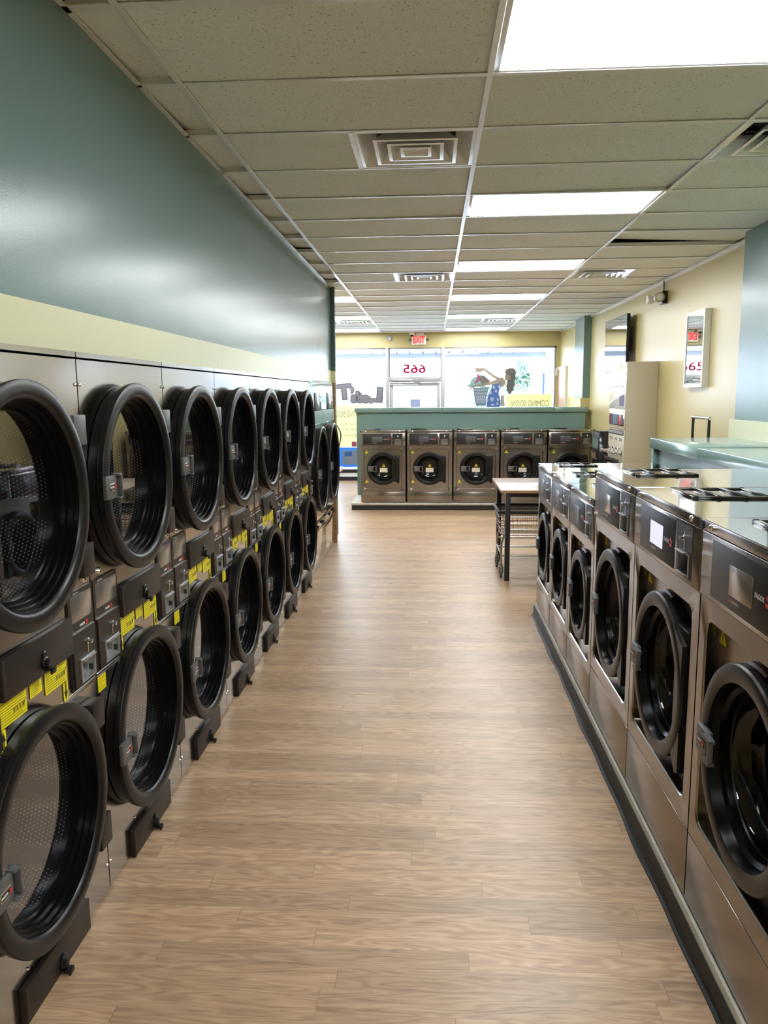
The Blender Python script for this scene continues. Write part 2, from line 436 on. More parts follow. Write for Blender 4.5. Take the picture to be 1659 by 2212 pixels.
# ---------- dryer door (origin at the door centre, front towards -y)
def dryer_door(name, root, loc, R=.346, k=1.0, hz=-.005, front=.065, handle=True, n=72):
    F = -front
    ri = R - .055
    prof = [(R - .024, .0), (R - .014, -.003), (R - .014, F + .034), (R - .020, F + .033), (R - .020, F + .029), (R - .003, F + .027), (R, F + .008), (R - .002, F + .004), (R - .007, F + .002),
            (R - .020, F - .0015), (R - .040, F - .001), (R - .050, F + .004), (ri, F + .013)]
    inner = [(ri, F + .013), (ri - .001, F + .028), (ri - .008, F + .030), (ri - .009, F + .047), (ri - .018, F + .049), (ri - .019, F + .065), (ri - .029, F + .067), (ri - .032, F + .082)]
    mb = MB(); mb.lathe(prof, n=n); mb.mi = 1; mb.lathe(inner, n=n); d = mb.build(name, ['black', 'black_inner'], root, loc, angle=40)
    g = MB(); g.disc(ri - .031, (0, F + .076, 0), n=n); g.build('door_glass', 'dryer_glass', d)
    x0 = -R - .013
    h = MB()
    h.box(x0, x0 + .086, F - .012, F + .002, hz - .040, hz + .038, .003)
    h.box(x0 + .104, x0 + .112, F - .022, F + .010, hz - .044, hz + .042, .002)
    h.box(x0 + .080, x0 + .112, F - .022, F + .004, hz + .034, hz + .042, .002)
    h.box(x0 + .080, x0 + .112, F - .022, F + .004, hz - .044, hz - .038, .002)
    hd = h.build('door_handle', 'grey_plastic', d)
    b = MB(); b.box(x0 + .022, x0 + .072, F - .0140, F - .0115, hz - .013, hz + .013, .001); b.build('badge_plate', 'chrome', d)
    b = MB(); b.box(x0 + .025, x0 + .069, F - .0152, F - .0138, hz - .009, hz + .009); b.build('badge_inlay', 'ink', d)
    b = MB(); brand(b, x0 + .044, F - .0157, hz, .52); b.build('badge_lettering', ['white_print', 'red_logo'], d)
    return d

def bolt_mb(x, z, y, r=.006):
    mb = MB(); mb.lathe([(r, 0), (r, -.3 * r), (r * .7, -.75 * r), (.0005, -.95 * r)], c=(x, y, z), n=14)
    return mb

def coin_unit(root, u0, u1):
    """coin column of a stacked dryer, between u0 and u1"""
    w = u1 - u0
    a0, a1, b0, b1 = u0 + w * .28, u0 + w * .82, .832, .902
    def holed(x0, x1, z0, z1, y0, y1):
        m_ = MB(); m_.box(x0, a0, y0, y1, z0, z1); m_.box(a1, x1, y0, y1, z0, z1); m_.box(a0, a1, y0, y1, z0, b0); m_.box(a0, a1, y0, y1, b1, z1); return m_
    c = holed(u0, u1, .812, 1.134, -.005, .002).build('coin_unit', 'brown_panel', root)
    mb = MB(); mb.box(u0 + .014, u1 - .012, -.0066, -.004, 1.033, 1.119, .001); mb.build('coin_display', 'screen', c)
    mb = MB(); brand(mb, u0 + w * .56, -.0056, 1.014, .62); mb.build('brand_lettering', ['white_print', 'red_logo'], c)
    mb = MB(); mb.mi = 0; text_lines(mb, u0 + .035, u0 + .075, 1.122, 1.130, -.0054, 1, .95, .6); mb.build('small_print', 'grey_print', c)
    holed(u0 + .006, u1 - .006, .822, .998, -.012, -.004).build('coin_door', 'brown_dark', c)
    mb = MB(); mb.box(u0 + .004, u1 - .004, -.0085, -.004, .996, .9995); mb.build('coin_door_rim', 'chrome', c)
    x = u0 + w * .60
    mb = MB(); mb.lathe([(.011, 0), (.011, -.004), (.007, -.006), (.007, -.016), (.0005, -.017)], c=(x, -.012, .953), n=18)
    mb.box(x - .002, x + .002, -.0135, -.012, .915, .945); mb.build('coin_lock', 'chrome', c)
    # coin return pocket with chrome lip
    mb = MB()
    def rr(e, y): return [(a0 - e, y, b0 - e), (a1 + e, y, b0 - e), (a1 + e, y, b1 + e), (a0 - e, y, b1 + e)]
    mb.loft([rr(.005, -.012), rr(.004, -.016), rr(.0, -.016), rr(-.002, .010)], cap1=True)
    mb.box(a0, a1, -.024, -.012, b1 - .003, b1 + .002, .001)
    mb.build('coin_return', 'silver', c)
    for x_ in (a0 + .004, a1 - .008):
        mb = MB(); mb.box(x_, x_ + .004, -.010, .004, b0 + .010, b0 + .030); mb.build('coin_return_catch', 'ink', c)
    return c

def lint_flap(root, u0, u1, z0, z1, kx, kz, dep=.020):
    mb = MB(); mb.box(u0, u1, -dep, .0, z0, z1, .002)
    mb.box(u0 + .004, u0 + .012, -dep - .001, -dep + .004, z0 + .004, z1 - .004)
    f = mb.build('lint_flap', 'brown_dark', root)
    mb = MB()
    mb.lathe([(.019, 0), (.019, -.006), (.014, -.010), (.013, -.016), (.0005, -.018)], c=(kx, -dep, kz), n=20)
    mb.lathe([(.013, 0), (.013, -.004), (.009, -.007), (.0005, -.007)], c=(kx, -dep, kz + .022), n=16)
    mb.box(kx - .014, kx + .014, -dep - .026, -dep - .004, kz - .022, kz - .014, .002)
    mb.box(kx - .014, kx + .014, -dep - .030, -dep - .024, kz - .032, kz - .014, .002)
    mb.build('flap_latch', 'black', f)
    return f

def sticker(root, u0, u1, z0, z1, rows, icons=False):
    mb = MB(); mb.plate(u0, u1, z0, z1, -.0005, .0012); s = mb.build('instruction_sticker', 'yellow_label', root)
    mb = MB(); w = u1 - u0
    text_lines(mb, u0 + w * .06, u1 - w * .05, z0 + .004, z1 - .004, -.0018, rows, .95)
    p = mb.build('sticker_print', 'ink_olive', s)
    if icons:
        mb = MB(); zc = z0 + (z1 - z0) * .42
        for i in range(4): mb.plate(u1 - w * (.50 - .11 * i), u1 - w * (.43 - .11 * i), zc - .007, zc + .007, -.0019, .0005)
        mb.build('sticker_icons', 'ink_olive', s)
        mb = MB(); x = u1 - w * .10
        mb.prism([(x - .007, zc + .001), (x - .003, zc - .006), (x + .009, zc + .012), (x + .008, zc + .013), (x - .003, zc - .003), (x - .006, zc + .003)], -.0028, -.0018)
        mb.build('tick_mark', 'ink', s)
    return s
def arrow_sticker(root, u0, u1, z0, z1, up):
    mb = MB(); mb.plate(u0, u1, z0, z1, -.0005, .0012); s = mb.build('arrow_sticker', 'yellow_label', root)
    c = (u0 + u1) / 2; w = u1 - u0; h = z1 - z0; sg = 1 if up else -1; zc = (z0 + z1) / 2
    mb = MB(); tip = zc + sg * h * .46; base = zc - sg * h * .02
    mb.prism([(c, tip), (c + w * .38, base), (c - w * .38, base)], -.0024, -.0016)
    e = zc - sg * h * .5
    for x in (c - w * .16, c + w * .05): mb.box(x, x + w * .11, -.0024, -.0016, min(base, e), max(base, e))
    mb.build('arrow_print', 'ink', s); return s

def make_dryer():
    root = thing('stacked_dryer', '', 'tumble dryer', group='stacked dryers along the teal wall')
    W, H, D = .80, 1.895, .95; a, b = .0035, W - .0035; n = 80
    mb = MB()
    # carcass: sides, top, back, bottom
    mb.add([(a, 0, .012), (b, 0, .012), (b, D, .012), (a, D, .012), (a, 0, 1.871), (b, 0, 1.871), (b, D, 1.871), (a, D, 1.871)],
           [(0, 4, 7, 3), (1, 2, 6, 5), (3, 7, 6, 2), (4, 5, 6, 7), (0, 3, 2, 1)])
    for zc, z0, z1 in ((1.455, 1.142, 1.871), (.515, .012, .794)):
        o = polar_rrect((.36, zc), a, b, z0, z1, .0002, n, True); h = polar_circle((.36, zc), .276, n)
        mb.loft([at_y(o, 0), at_y(h, 0), at_y(h, .012)])
    for q0, q1, r0, r1 in ((a, b, .794, .830), (a, .05, .830, .905), (.185, .66, .830, .905), (.78, b, .830, .905), (a, b, .905, 1.142)):
        mb.add([(q0, .001, r0), (q1, .001, r0), (q1, .001, r1), (q0, .001, r1)], [(0, 1, 2, 3)])
    mb.build('cabinet', 'steel_dryer', root)
    mb = MB(); mb.box(a, b, -.001, D, 1.878, H); mb.build('top_trim', 'steel_dryer', root)
    mb = MB(); mb.box(a, b, -.004, .001, .795, .7985, .001); mb.box(a, b, -.004, .001, .8015, .805, .001); mb.build('trim_rail', 'chrome', root)
    mb = MB(); mb.lathe([(.2765, .014), (.30, .05), (.30, .32), (.0005, .32)], n=80); dr = mb.build('drum', 'drum', root, (.36, 0, 1.455))
    d2 = dr.copy(); COL.objects.link(d2); d2.location = (.36, 0, .515)
    d = dryer_door('door', root, (.36, 0, 1.455))
    e = copy_tree(d, root); e.location = (.36, 0, .515)
    for zc, u in ((1.455, 'upper'), (.515, 'lower')):
        for z0, z1 in ((zc + .145, zc + .240), (zc - .275, zc - .170)):
            mb = MB(); mb.box(.655, .738, -.050, .0, z0, z1, .003); mb.build('hinge_block', 'brown_dark' if u == 'lower' else 'grey_plastic' if z0 > zc else 'brown_dark', root)
    coin_unit(root, .008, .204); coin_unit(root, .622, .796)
    lint_flap(root, .209, .616, .948, 1.065, .425, .985)
    lint_flap(root, .192, .598, .004, .112, .400, .030)
    for x, z, y, r in ((.016, 1.79, 0, .006), (.784, 1.79, 0, .006), (.064, 1.157, 0, .014), (.748, 1.157, 0, .014), (.014, .105, 0, .006), (.786, .105, 0, .006), (.245, .137, 0, .006)):
        bolt_mb(x, z, y, r).build('bolt', 'chrome', root)
    sticker(root, .206, .350, .869, .944, 9, True); sticker(root, .370, .436, .894, .943, 7); sticker(root, .455, .592, .869, .944, 9, True)
    arrow_sticker(root, .204, .234, .806, .866, True); arrow_sticker(root, .563, .593, .806, .866, False)
    sticker(root, .006, .070, .738, .793, 8)
    return root

def make_tall_dryer():
    root = thing('tall_dryer', '', 'tumble dryer', group='tall dryers at the end of the row')
    W, H, D = .888, 1.895, .95; a, b = .003, W - .003; n = 80; zc = 1.01; uc = .43
    mb = MB()
    mb.add([(a, 0, .085), (b, 0, .085), (b, D, .085), (a, D, .085), (a, 0, H), (b, 0, H), (b, D, H), (a, D, H)],
           [(0, 4, 7, 3), (1, 2, 6, 5), (3, 7, 6, 2), (4, 5, 6, 7), (0, 3, 2, 1)])
    o = polar_rrect((uc, zc), a, b, .50, 1.46, .0002, n, True); h = polar_circle((uc, zc), .36, n)
    mb.loft([at_y(o, 0), at_y(h, 0), at_y(h, .012)])
    mb.add([(a, 0, 1.60), (b, 0, 1.60), (b, 0, H), (a, 0, H)], [(0, 1, 2, 3)])
    mb.build('cabinet', 'steel_top', root)
    mb = MB(); mb.box(a, b, -.002, .02, 1.468, 1.597); mb.build('fascia_band', 'teal_flat', root)
    mb = MB(); mb.box(a, b, -.006, .01, 1.460, 1.467, .001); mb.build('trim_rail', 'chrome', root)
    mb = MB(); mb.box(a, b, -.003, .02, .405, .495, .002); f = mb.build('lint_drawer', 'steel_top', root)
    for x in (.26, .62):
        mb = MB(); mb.lathe([(.020, 0), (.020, -.010), (.012, -.014), (.0005, -.016)], c=(x, -.003, .45), n=16)
        mb.box(x - .034, x + .034, -.026, -.008, .445, .462, .003)
        for sg in (-1, 1): mb.tube([(x + sg * .006, -.012, .444), (x + sg * .026, -.014, .424)], .003, 6)
        mb.build('wing_latch', 'black', f)
    mb = MB(); mb.box(a, b, -.003, .02, .088, .398, .002); mb.build('lower_panel', 'steel_top', root)
    mb = MB(); mb.box(a, b, .012, .05, .0, .085); mb.build('kick_plate', 'steel_dryer', root)
    mb = MB(); mb.lathe([(.3605, .014), (.38, .05), (.38, .32), (.0005, .32)], n=80); mb.build('drum', 'drum', root, (uc, 0, zc))
    dryer_door('door', root, (uc, 0, zc), R=.435, hz=-.01)
    for z0 in (zc + .20, zc - .30):
        mb = MB(); mb.box(.80, .862, -.045, 0, z0, z0 + .10, .003); mb.build('hinge_block', 'brown_dark', root)
    mb = MB(); mb.box(.30, .60, -.006, .0, 1.60, 1.775, .002); p = mb.build('control_panel', 'screen_dark', root)
    mb = MB(); mb.box(.40, .52, -.008, -.005, 1.64, 1.745, .001); mb.build('display', 'screen', p)
    mb = MB(); mb.box(.615, .725, -.008, .0, 1.60, 1.78, .002); c = mb.build('coin_unit', 'silver', root)
    mb = MB(); mb.box(.645, .70, -.010, -.007, 1.615, 1.685); mb.build('coin_return', 'ink', c)
    mb = MB(); mb.lathe([(.009, 0), (.009, -.008), (.0005, -.010)], c=(.672, -.008, 1.735), n=14); mb.build('coin_lock', 'chrome', c)
    for x in (.03, .858): bolt_mb(x, 1.87, 0, .008).build('bolt', 'chrome', root)
    return root

# ---------- washers
def make_washer(big):
    if big:
        W, H, kick, c0, l0 = .776, 1.264, .238, 1.032, 1.232
        rec = (.050, .712, .305, .968); dc = (.385, .632); R = .295; px = .094; pz = 1.048
        lab = 'large steel washers in the near right row'
    else:
        W, H, kick, c0, l0 = .688, 1.110, .172, .874, 1.073
        rec = (.045, .634, .216, .826); dc = (.343, .524); R = .250; px = .038; pz = .889
        lab = 'steel washers'
    root = thing('washing_machine', '', 'washing machine', group=lab)
    D = .87; n = 96; a, b = .003, W - .003
    mb = MB()
    mb.add([(a, 0, .012), (b, 0, .012), (b, D, .012), (a, D, .012), (a, 0, l0), (b, 0, l0), (b, D, l0), (a, D, l0)],
           [(0, 4, 7, 3), (1, 2, 6, 5), (3, 7, 6, 2), (0, 3, 2, 1)])
    o = polar_rrect(dc, a, b, kick + .003, c0 - .003, .0002, n, True)
    r1 = polar_rrect(dc, *rec, .035, n)
    def ins(e): return polar_rrect(dc, rec[0] + e, rec[1] - e, rec[2] + e, rec[3] - e, .035, n)
    hole = polar_circle(dc, R - .05, n)
    mb.loft([at_y(o, 0), at_y(r1, 0), at_y(ins(.002), .0015), at_y(ins(.005), .006), at_y(ins(.006), .040), at_y(hole, .040)])
    mb.build('cabinet', 'steel', root)
    mb = MB(); mb.box(a, b, -.001, .02, .008, kick - .001, .002); mb.build('kick_panel', 'steel', root)
    for x_ in (a + .06, b - .10):
        for y_ in (.03, D - .10):
            mb = MB(); mb.box(x_, x_ + .04, y_, y_ + .05, .0, .012); mb.build('levelling_foot', 'black_soft', root)
    # control fascia with its two dark panels
    cx0 = px + .452; q0, q1, s0, s1 = cx0 + .028, cx0 + .128, pz + .006, pz + .076
    mb = MB(); r_ = [(a, c0 + .001), (b, c0 + .001), (b, l0 - .003), (a, l0 - .003)]
    def rq(x0, x1, z0, z1, y): return [(x0, y, z0), (x1, y, z0), (x1, y, z1), (x0, y, z1)]
    e = .003; mb.loft([rq(a, b, c0 + .001, l0 - .003, .05), rq(a, b, c0 + .001, l0 - .003, -.006 + e), rq(a + .001, b - .001, c0 + .002, l0 - .004, -.006 + .001), rq(a + e, b - e, c0 + .001 + e, l0 - .003 - e, -.006), rq(q0, q1, s0, s1, -.006)])
    fa = mb.build('control_fascia', 'steel', root)
    mb = MB(); mb.box(px, px + .428, -.0075, -.004, pz, pz + .168, .001); mb.build('control_panel', 'panel_dark', fa)
    mb = MB(); mb.box(px + .140, px + .294, -.0088, -.006, pz + .040, pz + .124, .001); mb.build('display_screen', 'screen_dark' if not big else 'screen', fa)
    mb = MB(); brand(mb, px + .350, -.0080, pz + .083, 1.0); mb.build('brand_lettering', ['soft_print', 'red_logo'], fa)
    mb = MB(); mb.mi = 0; mb.plate(px + .162, px + .212, pz + .022, pz + .029, -.0076, .0005); mb.mi = 1; mb.plate(px + .144, px + .157, pz + .022, pz + .029, -.0076, .0005)
    mb.build('model_lettering', ['grey_print', 'red_logo'], fa)
    mb = MB(); x0, x1, z0, z1 = cx0, cx0 + .152, pz - .002, pz + .170
    mb.box(x0, q0, -.0075, -.005, z0, z1); mb.box(q1, x1, -.0075, -.005, z0, z1); mb.box(q0, q1, -.0075, -.005, z0, s0); mb.box(q0, q1, -.0075, -.005, s1, z1); cu = mb.build('coin_panel', 'panel_dark', root)
    mb = MB(); x = cx0 + .082
    mb.lathe([(.010, 0), (.010, -.004), (.006, -.006), (.006, -.018), (.0005, -.019)], c=(x, -.0075, pz + .128), n=16)
    mb.box(x - .002, x + .002, -.0090, -.007, pz + .088, pz + .150); mb.build('coin_slot', 'chrome', cu)
    mb = MB()
    def rr(e, y): return [(q0 - e, y, s0 - e), (q1 + e, y, s0 - e), (q1 + e, y, s1 + e), (q0 - e, y, s1 + e)]
    mb.loft([rr(.004, -.0075), rr(.003, -.011), rr(.0, -.011), rr(-.004, .035)], cap1=True)
    mb.box(q0 + .008, q1 - .008, -.026, -.008, s1 + .004, s1 + .009, .001)
    mb.box(q0 + .004, q1 - .004, -.018, -.008, s0 - .002, s0 + .006, .001); mb.build('coin_return', 'conduit', cu)
    # lid
    mb = MB(); mb.box(a, b, -.008, D, l0, H - .002, .002, 2); lid = mb.build('lid', 'steel', root)
    mb = MB(); mb.box(a, b, -.007, D, H - .0025, H, .0008, 1); mb.build('lid_top', 'steel_top', lid)
    for x in (.082, W - .088): bolt_mb(x, (l0 + H) / 2, -.008, .010).build('lid_bolt', 'chrome', lid)
    for x_ in (-.0012, W - .012):
        mb = MB(); mb.box(x_, x_ + .0132, -.010, .02, l0 + .002, H - .006, .001); mb.build('corner_cap', 'black_soft', lid)
    hu = .055 if not big else .075
    mb = MB(); x0, x1, y0, y1 = hu, hu + (.235 if not big else .275), .105, .385
    for (p0, p1, q0_, q1_) in ((x0, x1, y0, y0 + .022), (x0, x1, y1 - .022, y1), (x0, x0 + .022, y0, y1), (x1 - .022, x1, y0, y1)):
        mb.box(p0, p1, q0_, q1_, H - .001, H + .009, .003)
    for t in (.30, .64): mb.box(x0, x1, y0 + (y1 - y0) * t, y0 + (y1 - y0) * t + .014, H, H + .012, .003)
    mb.box(x0 + .01, x1 - .01, y0 + .01, y1 - .01, H - .001, H + .003); hh = mb.build('soap_hatch', 'black_gloss', root)
    # door
    F = -.016
    prof = [(R - .006, .040), (R, .030), (R, F + .010), (R - .004, F + .003), (R - .014, F), (R - .046, F + .001), (R - .054, F + .005)]
    mb = MB(); mb.lathe(prof, n=72); mb.mi = 1; mb.lathe([(R - .054, F + .005), (R - .064, .020), (R - .076, .030), (R - .080, .052), (R - .086, .056)], n=72); mb.mi = 0
    # hinge lug that widens the ring to the right
    x0, x1, hh_ = R * .55, rec[1] - dc[0] - .042, R * .80
    mb.box(x0, x1, .004, .038, -hh_, hh_, .006)
    mb.prism([(R * .62, hh_ * .98), (x1 - .004, hh_ * .80), (x1, hh_ * .76), (x1, hh_ * .14), (R * .93, hh_ * .10)], F + .004, .036)
    mb.prism([(R * .70, -hh_ * .86), (R * .90, -hh_ * .46), (x1, -hh_ * .46), (x1, -hh_ * 1.06), (x1 - .03, -hh_ * 1.10)], F + .006, .036)
    d = mb.build('door', ['black', 'black_inner'], root, (dc[0], 0, dc[1]), angle=28)
    rb = R - .084
    g = MB(); g.lathe([(rb, .050), (rb - .006, .075), (rb - .03, .100), (rb - .07, .118), (.0005, .126)], n=64); g.build('door_glass', 'washer_glass', d)
    g = MB(); g.lathe([(rb + .001, .046), (rb - .004, .044), (rb - .006, .050)], n=64); g.build('glass_rim', 'black', d)
    x0 = -R + .016
    g = MB(); zz = .0 if not big else -.012
    g.box(x0, x0 + .085, F - .013, F + .006, zz - .041, zz + .041, .003)
    g.prism([(x0 + .080, zz + .041), (x0 + .135, zz + .038), (x0 + .135, zz + .029), (x0 + .080, zz + .031)], F - .024, F - .006)
    g.prism([(x0 + .080, zz - .031), (x0 + .135, zz - .029), (x0 + .135, zz - .038), (x0 + .080, zz - .041)], F - .024, F - .006)
    g.box(x0 + .120, x0 + .135, F - .025, F - .010, zz - .038, zz + .038, .003); g.build('door_handle', 'grey_plastic', d)
    g = MB(); g.box(x0 + .014, x0 + .072, F - .0145, F - .012, zz - .012, zz + .014, .001); g.build('badge_inlay', 'ink', d)
    g = MB(); brand(g, x0 + .040, F - .0150, zz, .58); g.build('badge_lettering', ['white_print', 'red_logo'], d)
    g = MB(); g.lathe([(R + .002, .038), (R + .009, .034), (R + .008, .022), (R + .001, .016)], n=20, a0=PI * .44, a1=PI * .56); g.build('door_seal', 'red_gasket', d)
    g = MB(); zl = -.02 if big else -.02
    g.prism([(.003, .085 + zl), (.030, .040 + zl), (-.024, .040 + zl)], .104, .106); g.build('warning_triangle', 'yellow_label', d)
    g = MB(); g.plate(-.058, .060, -.045 + zl, .022 + zl, .110, .002); lb = g.build('warning_label', 'white_print', d)
    g = MB()
    for i in range(3):
        cx = -.034 + i * .036; g.prism([(cx, .018 + zl), (cx + .014, -.008 + zl), (cx - .014, -.008 + zl)], .1065, .1078)
    g.build('label_icons', 'yellow_label', d)
    g = MB(); g.plate(-.050, .052, -.030 + zl, -.025 + zl, .1078, .0006); g.build('label_print', 'red_logo', d)
    # drum
    mb = MB(); mb.lathe([(rb + .01, .058), (R + .01, .09), (R + .01, .55), (.0005, .55)], n=56); mb.build('drum', 'washer_drum', root, (dc[0], 0, dc[1]))
    for (x, z) in ((rec[0] + .043, rec[3] - .05), (rec[0] + .043, rec[2] + .11)):
        g = MB(); g.prism([(x, z + .027), (x + .028, z - .021), (x - .028, z - .021)], .0385, .0398); t = g.build('hazard_triangle', 'yellow_label', root)
        g = MB(); g.plate(x - .002, x + .002, z - .006, z + .012, .0385, .0006); g.plate(x - .002, x + .002, z - .014, z - .010, .0385, .0006); g.build('triangle_print', 'ink', t)
    return root

# ------------------------------------------------------------------ the setting
CZ = 2.974; XA = -.9994; D0 = 2.615; TX = 1.2192; TY = .6096
XB, XC = XA + TX, XA + 2 * TX
YF = 15.85
def smesh(name, mat, fn, **kw):
    mb = MB(); fn(mb); return struct(mb.build(name, mat, **kw))
smesh('floor', 'floor', lambda b: b.box(-4.6, 2.7, -3.1, YF + .2, -.10, 0))
smesh('wall_right', 'yellow', lambda b: b.box(2.54, 2.70, -3.1, YF + .15, 0, 3.3))
smesh('wall_back', 'yellow', lambda b: b.box(-4.6, 2.7, -3.25, -3.1, 0, 3.3))
smesh('wall_left', 'yellow', lambda b: b.box(-4.75, -4.6, -3.1, YF + .15, 0, 3.3))
smesh('wall_dryer_bulkhead', 'teal', lambda b: b.box(-1.30, -1.175, -3.1, 9.06, 2.031, CZ))
smesh('wall_dryer_band', 'yellow_band', lambda b: [b.box(-1.30, -1.172, y0, y1 - .002, 1.897, 2.031) for y0, y1 in ((-3.1, 1.9), (1.9, 4.33), (4.33, 6.77), (6.77, 9.06))])
smesh('wall_dryer_back', 'yellow', lambda b: [b.box(-2.30, -2.20, -3.1, 9.09, 0, 3.2), b.box(-2.30, -1.30, 9.09, 9.14, 0, 3.2)])
smesh('trim_1', 'teal_dark', lambda b: b.box(-1.30, -1.125, 9.06, 9.14, 2.03, CZ))
smesh('trim_2', 'yellow_band', lambda b: b.box(-1.30, -1.125, 9.06, 9.14, 1.893, 2.03))
smesh('trim_3', 'teal_flat', lambda b: b.box(-1.30, -1.128, 9.105, 9.14, 0.09, 1.893))
smesh('trim_4', 'edge_wood', lambda b: b.box(-1.30, -1.135, 9.065, 9.10, 0.0, 1.893))
def pillar(b, y0, y1, z0): b.box(2.42, 2.54, y0, y1, z0, CZ)
smesh('wall_pillar_near', 'teal', lambda b: pillar(b, 5.65, 6.40, 1.535))
smesh('wall_pillar_near_base', 'yellow_band', lambda b: b.box(2.39, 2.54, 5.62, 6.43, 0, 1.535))
smesh('wall_pillar_far', 'teal', lambda b: pillar(b, 12.81, 13.58, 1.675))
smesh('wall_pillar_far_base', 'yellow', lambda b: b.box(2.39, 2.54, 12.79, 13.60, 0, 1.675))
smesh('trim_5', 'white_metal', lambda b: [b.box(2.515, 2.54, 6.42, 12.80, CZ - .022, CZ - .001), b.box(2.515, 2.54, 13.6, YF, CZ - .022, CZ - .001)])
# front wall: header, piers
smesh('wall_front', 'yellow', lambda b: [b.box(-4.6, 2.54, YF, YF + .14, 2.685, 3.3), b.box(2.47, 2.54, YF, YF + .14, 0, 2.685)])
smesh('wall_front_sill', 'white_metal', lambda b: [b.box(-4.6, -.927, YF + .01, YF + .13, .09, .16), b.box(.237, 2.47, YF + .01, YF + .13, .09, .16)])
smesh('baseboard_front', 'black_soft', lambda b: [b.box(-4.6, -.927, YF - .012, YF + .01, 0, .085), b.box(.237, 2.47, YF - .012, YF + .01, 0, .085)])
def win(name, x0, x1, z0, z1):
    w = MB(); f = .045
    w.box(x0, x0 + f, YF + .02, YF + .11, z0, z1, .003); w.box(x1 - f, x1, YF + .02, YF + .11, z0, z1, .003)
    w.box(x0, x1, YF + .02, YF + .11, z1 - .03, z1, .003); w.box(x0, x1, YF + .02, YF + .11, z0, z0 + f * 1.5, .003)
    o = struct(w.build(name, 'frame_alu'))
    g = MB(); g.box(x0 + .01, x1 - .01, YF + .060, YF + .066, z0 + .01, z1 - .01); g.build('pane', 'window_glass', o)
    return o
win('window_1', -4.6, -.900, .16, 2.685)
win('window_2', .205, 2.475, .16, 2.685)
win('window_3', -.900, .205, 2.04, 2.685)
smesh('trim_6', 'black_soft', lambda b: [b.box(-4.6, -.93, YF + .005, YF + .02, .16, .235), b.box(.24, 2.47, YF + .005, YF + .02, .16, .235)])
smesh('trim_7', 'frame_alu', lambda b: [b.box(-.940, -.873, YF - .01, YF + .13, 0, 2.685, .003), b.box(.167, .237, YF - .01, YF + .13, 0, 2.685, .003), b.box(-.873, .167, YF - .005, YF + .12, 2.00, 2.10, .003)])
# entrance door
dm = MB(); dm.box(-.868, -.795, YF + .03, YF + .08, .01, 1.995, .003); dm.box(.090, .162, YF + .03, YF + .08, .01, 1.995, .003)
dm.box(-.80, .10, YF + .03, YF + .08, 1.925, 1.995, .003); dm.box(-.80, .10, YF + .03, YF + .08, .01, .22, .003); dm.box(-.80, .10, YF + .035, YF + .075, .98, 1.03, .003)
door1 = struct(dm.build('door_1', 'frame_alu'))
g = MB(); g.box(-.80, .10, YF + .050, YF + .056, .2, 1.95); g.build('pane', 'window_glass', door1)
g = MB(); g.box(-.80, -.40, YF - .03, YF + .03, 2.02, 2.06, .004); g.tube([(-.45, YF - .02, 2.015), (-.20, YF - .06, 1.985), (-.50, YF + .0, 1.965)], .011, 8); g.box(-.85, -.28, YF - .01, YF + .03, 1.93, 1.965, .004); g.build('door_closer', 'silver', door1)
g = MB(); g.tube([(.07, YF + .0, .95), (.07, YF - .03, .95), (.07, YF - .03, 1.30), (.07, YF + .0, 1.30)], .012, 8); g.build('pull_handle', 'chrome', door1)
# brown door in the right wall
smesh('door_2', 'door_brown', lambda b: b.box(2.505, 2.545, 15.02, 15.80, .01, 2.22, .004))
smesh('trim_8', 'white_metal', lambda b: [b.box(2.50, 2.545, 14.97, 15.02, 0, 2.27), b.box(2.50, 2.545, 15.02, YF, 2.22, 2.27)])
# roof above
smesh('roof', 'stucco', lambda b: b.box(-5, 3, -3.4, YF + .15, 3.3, 3.5))
smesh('wall_plenum', 'black_soft', lambda b: b.box(-4.6, 2.54, -3.1, YF, 3.26, 3.29))

